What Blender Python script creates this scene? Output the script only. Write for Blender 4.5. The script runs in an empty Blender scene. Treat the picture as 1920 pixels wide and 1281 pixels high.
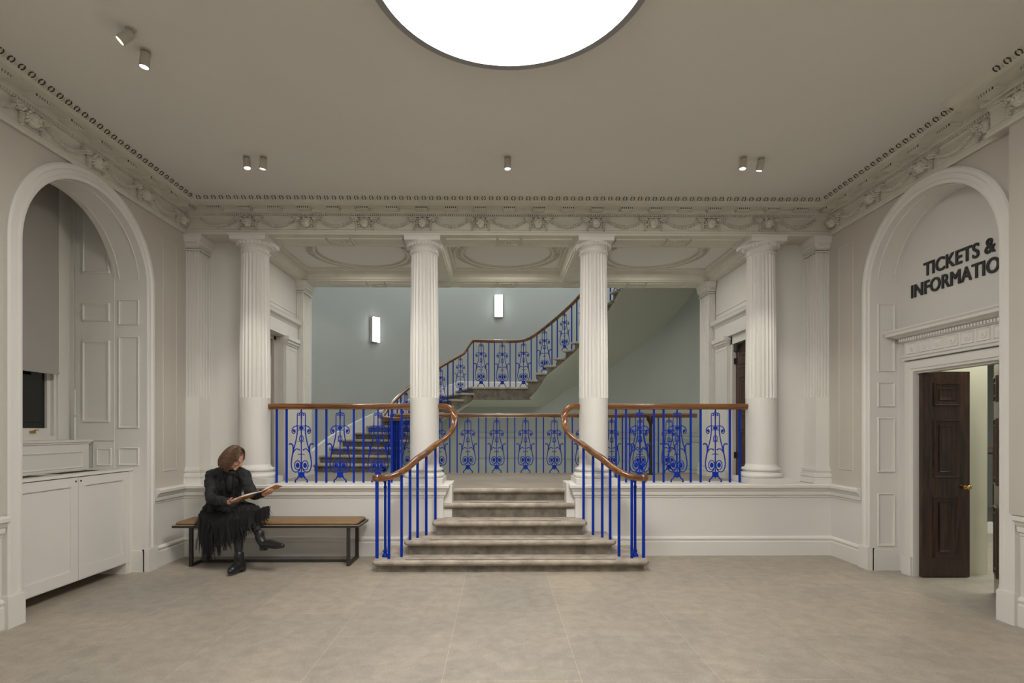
import bpy, math, random
from mathutils import Vector, Matrix
random.seed(7)
PI = math.pi
C = bpy.context.scene.collection
sc = bpy.context.scene
sc.view_settings.view_transform = 'Standard'
sc.view_settings.look = 'None'
sc.view_settings.exposure = 0.0

# ------------------------------------------------------------------ materials
def newmat(name):
    m = bpy.data.materials.new(name); m.use_nodes = True
    nt = m.node_tree; b = nt.nodes['Principled BSDF']
    return m, nt, b
def noise_paint(name, col, var=0.04, rough=0.55, scale=2.0, bump=0.0, bscale=60, metal=0.0):
    m, nt, b = newmat(name); N = nt.nodes; L = nt.links
    g = N.new('ShaderNodeNewGeometry'); n = N.new('ShaderNodeTexNoise'); n.inputs['Scale'].default_value = scale
    n.inputs['Detail'].default_value = 4
    L.new(g.outputs['Position'], n.inputs['Vector'])
    r = N.new('ShaderNodeValToRGB')
    r.color_ramp.elements[0].position = .3; r.color_ramp.elements[1].position = .7
    r.color_ramp.elements[0].color = (*[max(0, c * (1 - var)) for c in col], 1)
    r.color_ramp.elements[1].color = (*[min(1, c * (1 + var)) for c in col], 1)
    L.new(n.outputs['Fac'], r.inputs['Fac']); L.new(r.outputs['Color'], b.inputs['Base Color'])
    b.inputs['Roughness'].default_value = rough; b.inputs['Metallic'].default_value = metal
    if bump:
        n2 = N.new('ShaderNodeTexNoise'); n2.inputs['Scale'].default_value = bscale; n2.inputs['Detail'].default_value = 5
        L.new(g.outputs['Position'], n2.inputs['Vector'])
        bp = N.new('ShaderNodeBump'); bp.inputs['Strength'].default_value = bump; bp.inputs['Distance'].default_value = .01
        L.new(n2.outputs['Fac'], bp.inputs['Height']); L.new(bp.outputs['Normal'], b.inputs['Normal'])
    return m
def emis(name, col, s):
    m, nt, b = newmat(name)
    b.inputs['Base Color'].default_value = (*col, 1)
    b.inputs['Emission Color'].default_value = (*col, 1); b.inputs['Emission Strength'].default_value = s
    return m
def wood(name, c1, c2, rough=.3, axis='Z', coat=0.0, scale=1.0):
    m, nt, b = newmat(name); N = nt.nodes; L = nt.links
    g = N.new('ShaderNodeNewGeometry'); mp = N.new('ShaderNodeMapping')
    s = [14 * scale] * 3; s['XYZ'.index(axis)] = 1.2 * scale
    mp.inputs['Scale'].default_value = s
    L.new(g.outputs['Position'], mp.inputs['Vector'])
    n = N.new('ShaderNodeTexNoise'); n.inputs['Scale'].default_value = 1.5; n.inputs['Detail'].default_value = 6; n.inputs['Distortion'].default_value = 1.2
    L.new(mp.outputs['Vector'], n.inputs['Vector'])
    r = N.new('ShaderNodeValToRGB'); r.color_ramp.elements[0].position = .35; r.color_ramp.elements[1].position = .68
    r.color_ramp.elements[0].color = (*c1, 1); r.color_ramp.elements[1].color = (*c2, 1)
    L.new(n.outputs['Fac'], r.inputs['Fac']); L.new(r.outputs['Color'], b.inputs['Base Color'])
    b.inputs['Roughness'].default_value = rough; b.inputs['Coat Weight'].default_value = coat; b.inputs['Coat Roughness'].default_value = .12
    return m
def floor_mat():
    m, nt, b = newmat('limestone_slabs'); N = nt.nodes; L = nt.links
    g = N.new('ShaderNodeNewGeometry'); mp = N.new('ShaderNodeMapping')
    mp.inputs['Rotation'].default_value = (0, 0, PI / 2); mp.inputs['Location'].default_value = (0.35, 0.475, 0)
    L.new(g.outputs['Position'], mp.inputs['Vector'])
    br = N.new('ShaderNodeTexBrick'); br.offset = .41; br.offset_frequency = 2; br.squash = 1
    br.inputs['Scale'].default_value = 1; br.inputs['Brick Width'].default_value = 1.22; br.inputs['Row Height'].default_value = .85
    br.inputs['Mortar Size'].default_value = .0028; br.inputs['Mortar Smooth'].default_value = .6; br.inputs['Bias'].default_value = 0
    br.inputs['Color1'].default_value = (.445, .395, .325, 1); br.inputs['Color2'].default_value = (.395, .362, .315, 1)
    br.inputs['Mortar'].default_value = (.56, .51, .44, 1)
    L.new(mp.outputs['Vector'], br.inputs['Vector'])
    def mixn(scale, detail, lo, hi, prev, fac, warp=0):
        n = N.new('ShaderNodeTexNoise'); n.inputs['Scale'].default_value = scale; n.inputs['Detail'].default_value = detail
        n.inputs['Distortion'].default_value = warp
        L.new(g.outputs['Position'], n.inputs['Vector'])
        r = N.new('ShaderNodeValToRGB'); r.color_ramp.elements[0].position = .32; r.color_ramp.elements[1].position = .7
        r.color_ramp.elements[0].color = (*lo, 1); r.color_ramp.elements[1].color = (*hi, 1)
        L.new(n.outputs['Fac'], r.inputs['Fac'])
        mx = N.new('ShaderNodeMix'); mx.data_type = 'RGBA'; mx.blend_type = 'MULTIPLY'; mx.inputs[0].default_value = fac
        L.new(prev, mx.inputs[6]); L.new(r.outputs['Color'], mx.inputs[7])
        return mx.outputs[2], n
    o, _ = mixn(1.1, 5, (.86, .855, .85), (1.04, 1.01, .97), br.outputs['Color'], 1, .8)
    o, n2 = mixn(9, 8, (.78, .77, .75), (1.05, 1.05, 1.05), o, .75, .5)
    o, n3 = mixn(70, 4, (.78, .78, .78), (1.08, 1.08, 1.08), o, .6)
    L.new(o, b.inputs['Base Color']); b.inputs['Roughness'].default_value = .42
    b.inputs['Specular IOR Level'].default_value = .35
    bp = N.new('ShaderNodeBump'); bp.inputs['Strength'].default_value = .15; bp.inputs['Distance'].default_value = .01
    L.new(n2.outputs['Fac'], bp.inputs['Height']); L.new(bp.outputs['Normal'], b.inputs['Normal'])
    return m
M = {}
M['white'] = noise_paint('white_trim_paint', (.70, .685, .64), .015, .45, 1.5)
M['wall'] = noise_paint('greige_wall_paint', (.52, .485, .43), .025, .6, 1.2)
M['wall_low'] = noise_paint('pale_grey_dado_paint', (.66, .642, .605), .02, .55, 1.2)
M['ceil'] = noise_paint('ceiling_paint', (.69, .67, .625), .02, .7, .7)
M['plaster'] = noise_paint('plaster_relief_paint', (.63, .603, .53), .04, .6, 6, .25, 90)
M['stairwall'] = noise_paint('blue_grey_wall_paint', (.41, .43, .405), .03, .55, .8)
M['soffit'] = noise_paint('green_grey_soffit_paint', (.40, .41, .35), .02, .6, .8)
M['floor'] = floor_mat()
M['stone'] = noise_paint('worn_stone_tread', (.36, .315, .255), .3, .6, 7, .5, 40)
M['riser'] = noise_paint('shade_darkened_riser_stone', (.165, .142, .115), .4, .75, 9, .6, 50)  # step stone darkened, mostly riser shade put into the colour
M['landing_stone'] = noise_paint('landing_stone', (.30, .26, .205), .12, .45, 3, .1, 30)
M['strip'] = noise_paint('dark_anti_slip_strip', (.03, .028, .025), .1, .8)
M['blue'] = noise_paint('ultramarine_iron_paint', (.001, .027, .33), .05, .5, 5); M['blue'].node_tree.nodes['Principled BSDF'].inputs['Specular IOR Level'].default_value = .2
M['rail'] = wood('polished_mahogany', (.10, .036, .010), (.24, .095, .027), .2, 'X', .7, .8)
M['walnut'] = wood('dark_walnut', (.014, .006, .0035), (.060, .026, .013), .28, 'Z', .3)
M['mahog'] = wood('brown_door_wood', (.03, .012, .008), (.08, .033, .022), .35, 'Z', .2)
M['blind'] = noise_paint('grey_blind_fabric', (.36, .345, .315), .02, .9, 3)
M['glass'] = newmat('dark_window_glass')[0]
_b = M['glass'].node_tree.nodes['Principled BSDF']; _b.inputs['Base Color'].default_value = (.012, .012, .011, 1); _b.inputs['Roughness'].default_value = .06
M['brass'] = noise_paint('brass', (.55, .38, .12), .1, .3, 20, metal=1.0)
M['black'] = noise_paint('black_metal', (.022, .020, .018), .1, .45, 20)
M['bronze'] = noise_paint('dark_bronze_metal', (.05, .035, .024), .2, .4, 10, metal=.5)
M['leather'] = noise_paint('tan_leather', (.235, .14, .058), .06, .45, 12, .15, 200)
M['piping'] = noise_paint('pale_edge_trim', (.45, .40, .32), .05, .5)
M['letter'] = noise_paint('black_letters', (.014, .014, .015), .05, .5)
M['recess_shade'] = noise_paint('painted_recess_shade', (.06, .05, .035), .1, .9)  # dark colour standing for shade in piercings, slots and tooth gaps
M['gap_shade'] = noise_paint('painted_gap_shade', (.01, .01, .01), .1, .9)  # near-black colour standing for shade inside the cabinet openings
M['grey_rim'] = noise_paint('grey_light_rim', (.27, .27, .275), .03, .5)
M['disc'] = emis('opal_light_panel', (1, .975, .93), 29)
M['sconce'] = emis('wall_light_diffuser', (.95, 1, 1), 16.0)
M['lens'] = emis('spotlight_lens', (1, .95, .9), 9.0)
M['fixture'] = noise_paint('fixture_paint', (.46, .42, .35), .02, .4)
M['cream_green'] = noise_paint('pale_yellow_green_wall', (.68, .67, .53), .02, .6)
M['board'] = noise_paint('pale_grey_board', (.42, .44, .44), .02, .6)
M['skin'] = noise_paint('skin', (.50, .27, .19), .06, .5, 20)
M['tights'] = noise_paint('black_tights', (.010, .010, .011), .2, .7, 30)
M['jacket'] = noise_paint('black_wool_jacket', (.013, .013, .015), .25, .8, 14, .3, 120)
M['shirt'] = noise_paint('black_top', (.006, .007, .010), .1, .7)
M['boot'] = noise_paint('black_boot_leather', (.011, .012, .014), .2, .36, 20)
M['hair'] = noise_paint('brown_hair', (.105, .058, .030), .5, .5, 40)
M['page'] = noise_paint('book_page', (.72, .72, .68), .03, .6)
M['orange'] = noise_paint('orange_cover', (.62, .27, .04), .15, .4, 12)
M['cblue'] = noise_paint('blue_cover_print', (.03, .12, .40), .2, .4, 12)
# tulle: part see-through woven net
m, nt, b = newmat('black_tulle'); b.inputs['Base Color'].default_value = (.010, .010, .011, 1); b.inputs['Roughness'].default_value = .8
b.inputs['Alpha'].default_value = .62; M['tulle'] = m

# ------------------------------------------------------------------ mesh helpers
class MB:
    def __init__(s): s.v = []; s.f = []; s.m = []; s.k = 0
    def add(s, vs, fs):
        o = len(s.v); s.v += [tuple(p) for p in vs]; s.f += [tuple(i + o for i in f) for f in fs]; s.m += [s.k] * len(fs); return s
    def box(s, x0, y0, z0, x1, y1, z1):
        if x0 > x1: x0, x1 = x1, x0
        if y0 > y1: y0, y1 = y1, y0
        if z0 > z1: z0, z1 = z1, z0
        return s.add([(x0, y0, z0), (x1, y0, z0), (x1, y1, z0), (x0, y1, z0), (x0, y0, z1), (x1, y0, z1), (x1, y1, z1), (x0, y1, z1)],
              [(0, 3, 2, 1), (4, 5, 6, 7), (0, 1, 5, 4), (1, 2, 6, 5), (2, 3, 7, 6), (3, 0, 4, 7)])
    def quad(s, a, b, c, d): return s.add([a, b, c, d], [(0, 1, 2, 3)])
    def prism(s, poly, ext):     # poly: list of 3d points, ext: vector
        n = len(poly); e = Vector(ext); P = [Vector(p) for p in poly]
        s.add(P + [p + e for p in P], [tuple(range(n - 1, -1, -1)), tuple(range(n, 2 * n))] + [(i, (i + 1) % n, n + (i + 1) % n, n + i) for i in range(n)])
        return s
    def loft(s, rings, closed_ring=True, cap=True, closed_path=False):
        n = len(rings[0]); o = len(s.v); R = len(rings)
        vs = [tuple(p) for r in rings for p in r]; fs = []
        for i in range(R if closed_path else R - 1):
            j = (i + 1) % R
            for k in range(n if closed_ring else n - 1):
                l = (k + 1) % n
                fs.append((i * n + k, i * n + l, j * n + l, j * n + k))
        if cap and closed_ring and not closed_path:
            fs.append(tuple(range(n - 1, -1, -1))); fs.append(tuple((R - 1) * n + k for k in range(n)))
        return s.add(vs, fs)
    def tube(s, pts, r, n=6, closed=False, sq=1.0):
        P = [Vector(p) for p in pts]; rr = r if isinstance(r, (list, tuple)) else [r] * len(P); rings = []; up = None
        for i, p in enumerate(P):
            if closed: t = P[(i + 1) % len(P)] - P[i - 1]
            else: t = P[min(i + 1, len(P) - 1)] - P[max(i - 1, 0)]
            if t.length < 1e-9: t = Vector((0, 0, 1))
            t.normalize()
            if up is None:
                a = Vector((0, 0, 1)) if abs(t.z) < .9 else Vector((1, 0, 0)); up = (a - t * a.dot(t)).normalized()
            else:
                up = up - t * up.dot(t)
                up = up.normalized() if up.length > 1e-6 else t.orthogonal().normalized()
            sd = t.cross(up)
            rings.append([p + up * (rr[i] * math.cos(2 * PI * k / n)) + sd * (rr[i] * sq * math.sin(2 * PI * k / n)) for k in range(n)])
        return s.loft(rings, closed_path=closed)
    def lathe(s, prof, c=(0, 0), n=32):
        return s.loft([[(c[0] + r * math.cos(2 * PI * k / n), c[1] + r * math.sin(2 * PI * k / n), z) for k in range(n)] for r, z in prof])
    def ball(s, c, r, n=10, m=7):
        if not isinstance(r, (tuple, list)): r = (r, r, r)
        rings = []
        for i in range(m):
            a = -PI / 2 + PI * (i + .15) / (m - .7)
            rings.append([(c[0] + r[0] * math.cos(a) * math.cos(2 * PI * k / n), c[1] + r[1] * math.cos(a) * math.sin(2 * PI * k / n), c[2] + r[2] * math.sin(a)) for k in range(n)])
        return s.loft(rings)
    def sweep(s, path, A, B, prof, closed=False, cap=False):   # prof: [(a,b)] offsets along A_i and B_i
        rings = []
        for i, p in enumerate(path):
            p = Vector(p); a = Vector(A[i]); b = Vector(B[i] if isinstance(B, list) else B)
            rings.append([p + a * u + b * w for u, w in prof])
        return s.loft(rings, closed_ring=cap, cap=cap, closed_path=closed)
    def xform(s, mt, start=0):
        s.v = s.v[:start] + [tuple(mt @ Vector(p)) for p in s.v[start:]]; return s
    def build(s, name, mats, parent=None, smooth=False, angle=35):
        me = bpy.data.meshes.new(name); me.from_pydata(s.v, [], s.f); me.validate()
        if not isinstance(mats, (list, tuple)): mats = [mats]
        for m_ in mats: me.materials.append(m_)
        for p, k in zip(me.polygons, s.m): p.material_index = k
        fix_normals(me)
        if smooth:
            me.polygons.foreach_set('use_smooth', [True] * len(me.polygons))
            me.set_sharp_from_angle(angle=math.radians(angle))
        o = bpy.data.objects.new(name, me); C.objects.link(o)
        if parent: o.parent = parent; o.matrix_parent_inverse = parent_inv(parent)
        return o
import bmesh
def fix_normals(me):
    bm = bmesh.new(); bm.from_mesh(me); bmesh.ops.recalc_face_normals(bm, faces=bm.faces); bm.to_mesh(me); bm.free()
def parent_inv(p):
    mt = Matrix.Identity(4); q = p
    chain = []
    while q: chain.append(q); q = q.parent
    for q in reversed(chain):
        loc = Matrix.LocRotScale(q.location, q.rotation_euler, q.scale)
        mt = mt @ q.matrix_parent_inverse @ loc
    return mt.inverted()
def miter(path, side=1, closed=False):
    """offset vectors (in XY) for a 2D polyline so that profiles mitre at corners; side=1 left of travel"""
    n = len(path); out = []
    def nrm(a, b):
        d = Vector((b[0] - a[0], b[1] - a[1])).normalized(); return Vector((-d.y, d.x)) * side
    for i in range(n):
        if closed: n1 = nrm(path[i - 1], path[i]); n2 = nrm(path[i], path[(i + 1) % n])
        elif i == 0: n1 = n2 = nrm(path[0], path[1])
        elif i == n - 1: n1 = n2 = nrm(path[-2], path[-1])
        else: n1 = nrm(path[i - 1], path[i]); n2 = nrm(path[i], path[i + 1])
        h = n1 + n2; h = h / max(h.dot(n1), .2) if h.length > 1e-6 else n1
        out.append((h.x, h.y, 0))
    return out
def run(mb, path, prof, side=1, closed=False, cap=False):   # horizontal moulding along XY path; prof [(out,z)]
    return mb.sweep([(x, y, 0) for x, y in path], miter(path, side, closed), (0, 0, 1), prof, closed=closed, cap=cap)
def struct(o): o['kind'] = 'structure'; return o
def empty(name, loc=(0, 0, 0), rz=0, label=None, cat=None, group=None, kind=None):
    o = bpy.data.objects.new(name, None); C.objects.link(o); o.location = loc; o.rotation_euler = (0, 0, rz); o.empty_display_size = .1
    return tag(o, label, cat, group, kind)
def tag(o, label=None, cat=None, group=None, kind=None):
    if label: o['label'] = label
    if cat: o['category'] = cat
    if group: o['group'] = group
    if kind: o['kind'] = kind
    return o
def kids(o): return [c for c in bpy.data.objects if c.parent == o]
def dup(root, loc=None, rz=None, label=None, group=None, parent=None):
    r = root.copy(); C.objects.link(r)
    if loc is not None: r.location = loc
    if rz is not None: r.rotation_euler = (0, 0, rz)
    if label: r['label'] = label
    if group: r['group'] = group
    if parent: r.parent = parent
    for ch in kids(root):
        c = ch.copy(); C.objects.link(c); c.parent = r
        for g in kids(ch):
            d = g.copy(); C.objects.link(d); d.parent = c
    return r
def part_copy(o, loc, rz=0, sc_=(1, 1, 1), parent=None):   # copy of one part placed in world coordinates (parents sit at identity)
    c = o.copy(); C.objects.link(c); c.location = loc; c.rotation_euler = (0, 0, rz); c.scale = sc_
    if parent: c.parent = parent; c.matrix_parent_inverse = parent_inv(parent)
    return c
def cr(pts, k=6):   # catmull-rom
    P = [Vector(p) for p in pts]; P = [P[0] * 2 - P[1]] + P + [P[-1] * 2 - P[-2]]; out = []
    for i in range(1, len(P) - 2):
        for j in range(k):
            t = j / k; a, b_, c, d = P[i - 1], P[i], P[i + 1], P[i + 2]
            out.append(.5 * ((2 * b_) + (c - a) * t + (2 * a - 5 * b_ + 4 * c - d) * t * t + (3 * b_ - a - 3 * c + d) * t ** 3))
    out.append(P[-2]); return out

XW, YW, ZC = 3.93, 6.58, 4.28      # half width, back wall plane, ceiling
ARCY, ARCR, ARCZ = 5.08, .762, 3.028
YR = -3.2                           # rear wall behind camera

# ------------------------------------------------------------------ floor and ceiling
mb = MB(); mb.box(-XW - .02, YR, -.12, XW + .02, 6.56, 0); struct(mb.build('floor', M['floor']))
mb = MB(); mb.box(XW + .02, 3.0, -.12, 12, 11, 0); struct(mb.build('floor', M['floor']))
mb = MB(); mb.box(-4.9, 4.2, -.12, -XW - .02, 6.0, 0); struct(mb.build('floor', M['floor']))
mb = MB(); mb.box(-XW - .1, YR, ZC, XW + .1, 7.0, ZC + .1); struct(mb.build('ceiling', M['ceil']))
mb = MB(); mb.box(-XW - .1, YR - .1, 0, XW + .1, YR, ZC); struct(mb.build('wall_rear', M['wall']))

# ------------------------------------------------------------------ side walls with arches
def side_wall(sgn, name, zb=.80):
    mb = MB(); X = sgn * XW; T = X + sgn * .12
    ys = [YR, ARCY - ARCR]; 
    def q(y0, z0, y1, z1):
        mb.box(X, y0, z0, T, y1, z1)
    q(YR, 0, ARCY - ARCR, ZC); q(ARCY + ARCR, 0, YW + .4, ZC)
    n = 40
    for i in range(n):
        a0 = PI - PI * i / n; a1 = PI - PI * (i + 1) / n
        y0, z0 = ARCY + ARCR * math.cos(a0), ARCZ + ARCR * math.sin(a0); y1, z1 = ARCY + ARCR * math.cos(a1), ARCZ + ARCR * math.sin(a1)
        mb.prism([(X, y0, z0), (X, y1, z1), (X, y1, ZC), (X, y0, ZC)], (sgn * .12, 0, 0))
    return struct(mb.build(name, M['wall']))
WL = side_wall(-1, 'wall_left'); WR = side_wall(1, 'wall_right')

def arch_path(R, yc=ARCY, zs=ARCZ, z0=0.0, n=36):
    pts = [(yc - R, z0), (yc - R, (z0 + zs) / 2)] + [(yc - R * math.cos(PI * i / n), zs + R * math.sin(PI * i / n)) for i in range(n + 1)] + [(yc + R, (z0 + zs) / 2), (yc + R, z0)]
    return pts
def arch_sweep(mb, X, R, prof, z0=0.0, sgn=1):   # prof: (outward radial, toward room)
    n = 36; P = arch_path(R, z0=z0, n=n); A = []
    for (y, z) in P:
        if z <= ARCZ: A.append((0, -1 if y < ARCY else 1, 0))
        else:
            d = Vector((0, y - ARCY, z - ARCZ)).normalized(); A.append(tuple(d))
    mb.sweep([(X, y, z) for y, z in P], A, (-sgn, 0, 0), prof)
def frame_panel(mb, o, u, v, nrm, w, h, bw=.03, d=.014):
    """moulded rectangular panel frame in the plane (u,v) at o, raised along nrm, sunk field"""
    o, u, v, nrm = Vector(o), Vector(u), Vector(v), Vector(nrm)
    P = [o, o + u * w, o + u * w + v * h, o + v * h]; A = [(u + v), (-u + v), (-u - v), (u - v)]
    prof = [(0, 0), (.15 * bw, d), (.4 * bw, d), (.55 * bw, d * .35), (.85 * bw, d * .25), (bw, 0)]
    mb.sweep(P, A, nrm, prof, closed=True)
for sgn, nm in ((-1, 'left'), (1, 'right')):
    # architrave round the arch
    mb = MB()
    arch_sweep(mb, sgn * XW, ARCR - .002, [(0, -.06), (0, .032), (.012, .038), (.03, .038), (.04, .028), (.075, .026), (.085, .042), (.115, .042), (.13, .03), (.132, 0)], z0=.24, sgn=sgn)
    for y0, y1 in ((ARCY - ARCR - .15, ARCY - ARCR + .004), (ARCY + ARCR - .004, ARCY + ARCR + .15)):
        mb.box(sgn * (XW - .055), y0, 0, sgn * (XW + .02), y1, .24)
        mb.box(sgn * (XW - .05), y0 + .006, .24, sgn * (XW + .02), y1 - .006, .25)
    struct(mb.build('trim_%d' % (1 if sgn < 0 else 2), M['white'], smooth=True, angle=30))
    # reveal: jambs and barrel soffit with bead lines
    D = .31 if sgn < 0 else .28
    mb = MB()
    arch_sweep(mb, sgn * XW, ARCR, [(-.004, 0), (-.004, -D)], sgn=sgn)
    for dd in (.05, D - .05):
        n = 36; a0, a1 = math.radians(8), math.radians(84)
        for lo, hi in ((a0, a1), (PI - a1, PI - a0)):
            P = [(sgn * (XW + dd), ARCY + (ARCR - .005) * math.cos(lo + (hi - lo) * i / 20), ARCZ + (ARCR - .005) * math.sin(lo + (hi - lo) * i / 20)) for i in range(21)]
            mb.tube(P, .007, 6)
    for a in (math.radians(8), math.radians(84), math.radians(96), math.radians(172)):
        y, z = ARCY + ARCR * math.cos(a), ARCZ + ARCR * math.sin(a)
        mb.tube([(sgn * (XW + .05), y, z), (sgn * (XW + D - .05), y, z)], .007, 6)
    rows = [(2.918, 2.644), (2.524, 1.54), (1.336, 1.14)] if sgn < 0 else [(2.89, 2.152), (2.043, 1.772), (1.657, 1.063), (.838, .26)]
    for yj, ny in ((ARCY + ARCR, -1), (ARCY - ARCR, 1)):
        for zt, zb in rows:
            frame_panel(mb, (sgn * (XW + .05), yj + ny * .0045, zb), (sgn, 0, 0), (0, 0, 1), (0, ny, 0), D - .09, zt - zb, .028, .013)
        mb.box(sgn * (XW + .012), yj + ny * .001, 0, sgn * (XW + D), yj + ny * .021, .226)
    struct(mb.build('trim_%d' % (3 if sgn < 0 else 4), M['white'], smooth=True, angle=30))
    # faint tall wall panels
    mb = MB()
    frame_panel(mb, (sgn * XW, 6.16, 1.05), (0, 1, 0), (0, 0, 1), (-sgn, 0, 0), .27, 2.65, .03, .006)
    frame_panel(mb, (sgn * XW, 2.9, 1.05), (0, 1, 0), (0, 0, 1), (-sgn, 0, 0), 1.1, 2.65, .03, .010)
    frame_panel(mb, (sgn * XW, 3.3 if sgn > 0 else 3.3, .33), (0, 1, 0), (0, 0, 1), (-sgn, 0, 0), .72, .33, .03, .012)
    struct(mb.build('trim_%d' % (5 if sgn < 0 else 6), M['wall'], smooth=True))

# dado rail + baseboard (the U of the hall, broken at arches)
DADO = [(.0, .70), (.012, .705), (.014, .725), (.03, .735), (.034, .755), (.034, .775), (.045, .785), (.055, .81), (.075, .825), (.078, .855), (.07, .866), (-.02, .868)]
BASE = [(.02, 0), (.02, .165), (.016, .17), (.012, .19), (.022, .196), (.024, .21), (.008, .228), (0, .23)]
BASE = [(.028, 0), (.028, .165), (.02, .172), (.022, .19), (.03, .2), (.026, .216), (.008, .23), (0, .232)]
def seg(name, path, side, prof, mat='white'):
    mb = MB(); run(mb, path, prof, side, cap=True); return struct(mb.build(name, M[mat], smooth=True, angle=28))
YD = 6.56
for sgn, nm in ((-1, 'left'), (1, 'right')):
    ya = ARCY + ARCR + .148; yn = ARCY - ARCR - .148
    p1 = [(sgn * (XW), ya), (sgn * XW, YD), (sgn * .80, YD), (sgn * .80, 6.66)]
    side = 1 if sgn > 0 else -1
    seg('trim_%d' % (7 if sgn < 0 else 8), p1, side, DADO)
    b1 = [(sgn * XW, ya), (sgn * XW, YD), (sgn * 1.0, YD)]
    seg('baseboard_%s' % nm, b1, side, BASE)
    p2 = [(sgn * XW, YR), (sgn * XW, yn)]
    seg('trim_%d' % (9 if sgn < 0 else 10), p2, side, DADO)
    seg('baseboard_%s' % (nm + '_front'), p2, side, BASE)
    # pale dado panel on side walls
    mb = MB(); mb.box(sgn * (XW - .004), ya, 0, sgn * (XW + .01), YD, .72); mb.box(sgn * (XW - .004), YR, 0, sgn * (XW + .01), yn, .72)
    struct(mb.build('trim_%d' % (11 if sgn < 0 else 12), M['wall_low']))
    # low wall carrying the columns, with inner block beside the steps
    mb = MB(); mb.box(sgn * .80, YD, 0, sgn * (XW + .1), 6.95, .862)
    mb.box(sgn * .70, 6.62, .0, sgn * .81, 7.0, .868)
    struct(mb.build('wall_plinth_%s' % nm, M['wall_low']))

# ------------------------------------------------------------------ entablature
ENT = [(.028, 3.885), (.028, 3.915), (.02, 3.922), (.02, 3.945), (.008, 3.955), (.004, 3.96), (.004, 4.095), (.010, 4.10), (.016, 4.112), (.022, 4.114), (.022, 4.138),
       (.042, 4.142), (.05, 4.15), (.05, 4.19), (.165, 4.19), (.165, 4.225), (.172, 4.232), (.18, 4.232), (.195, 4.245), (.225, 4.272), (.23, 4.28)]
def place_frame(side, s, z, out=0.0):
    if side == 'back': return (s, YW + .02 - out, z), 0
    if side == 'left': return (-XW + out, s, z), PI / 2
    return (XW - out, s, z), -PI / 2
# relief meshes, built in local frame: x along wall, -y outward
def blob(mb, x, y, z, r): mb.ball((x, y, z), r, 8, 5)
mk = MB()
mk.ball((0, -.018, 0), (.038, .03, .052), 12, 9)          # face
mk.ball((0, -.047, -.006), (.008, .012, .016), 8, 5)       # nose
for s_ in (-1, 1):
    mk.ball((s_ * .015, -.040, .012), (.011, .008, .007), 8, 5)
    mk.ball((s_ * .022, -.034, -.014), (.012, .011, .013), 8, 5)
    for (x, z, r) in ((.030, .040, .014), (.044, .018, .013), (.047, -.006, .012), (.044, -.03, .011), (.018, .052, .014), (.060, .045, .016), (.078, .052, .017), (.096, .044, .014), (.092, .026, .011), (.072, .028, .012), (.108, .056, .010)):
        mk.ball((s_ * x, -.014, z), (r, .018, r), 8, 5)
    P = [(s_ * (.084 + .024 * math.cos(t)), -.02, .040 + .02 * math.sin(t)) for t in [i * .6 for i in range(10)]]
    mk.tube(P, .0045, 5)
    for k in range(7):
        mk.ball((s_ * (.068 - .004 * math.sin(k)), -.012, .008 - k * .0135), (.013 - .0008 * k, .014, .008), 8, 5)
mk.ball((0, -.026, -.043), (.018, .014, .011), 8, 5); mk.ball((0, -.041, -.024), (.014, .008, .004), 8, 5)
mk.box(-.13, -.028, .060, .13, -.0, .068)
gm = MB()
for i in range(26):
    t = i / 25; x = -.215 + .43 * t; z = .045 - .088 * (1 - (2 * t - 1) ** 2) ** .8
    w = .011 + .008 * (1 - abs(2 * t - 1))
    for _ in range(3):
        gm.ball((x + random.uniform(-.008, .008), -.018, z + random.uniform(-.010, .010)), (random.uniform(.007, .012), .028, random.uniform(.007, .012) + .4 * (w - .011)), 7, 5)
    if i % 2 == 1:
        gm.ball((x + .005, -.02, z - .012), (w * .5, .026, w * .6), 6, 5); gm.ball((x - .003, -.020, z + .014), (w * .45, .022, w * .45), 6, 5)
gm.tube([(-.25, -.006, .05), (-.235, -.008, .062), (-.215, -.008, .055), (-.225, -.008, .042)], .004, 5)
gm.tube([(.25, -.006, .05), (.235, -.008, .062), (.215, -.008, .055), (.225, -.008, .042)], .004, 5)
md = MB(); md.box(-.072, -.155, -.028, .072, .0, .004)
md.box(-.080, -.160, -.004, .080, 0, .004)
md.box(-.066, -.145, -.034, .066, 0, -.028)
for k in range(5): md.box(-.052 + k * .0235, -.163, -.026, -.040 + k * .0235, -.15, -.006)
md.k = 1
for k in range(6): md.box(-.0635 + k * .0235, -.1575, -.025, -.0525 + k * .0235, -.15, -.006)  # dark bars paint the shade of slots on the block front
proto = {}
def proto_obj(key, mb, name, mats): proto[key] = (mb, name, mats)
MESH = {}
def add_part(key, mb, name, mats, loc, rz, parent, smooth=True):
    if key not in MESH:
        o = mb.build(name, mats, None, smooth); MESH[key] = o
        o.location = loc; o.rotation_euler = (0, 0, rz); o.parent = parent; return o
    o = MESH[key].copy(); C.objects.link(o); o.location = loc; o.rotation_euler = (0, 0, rz); o.parent = parent; return o
MOD = .702
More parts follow.
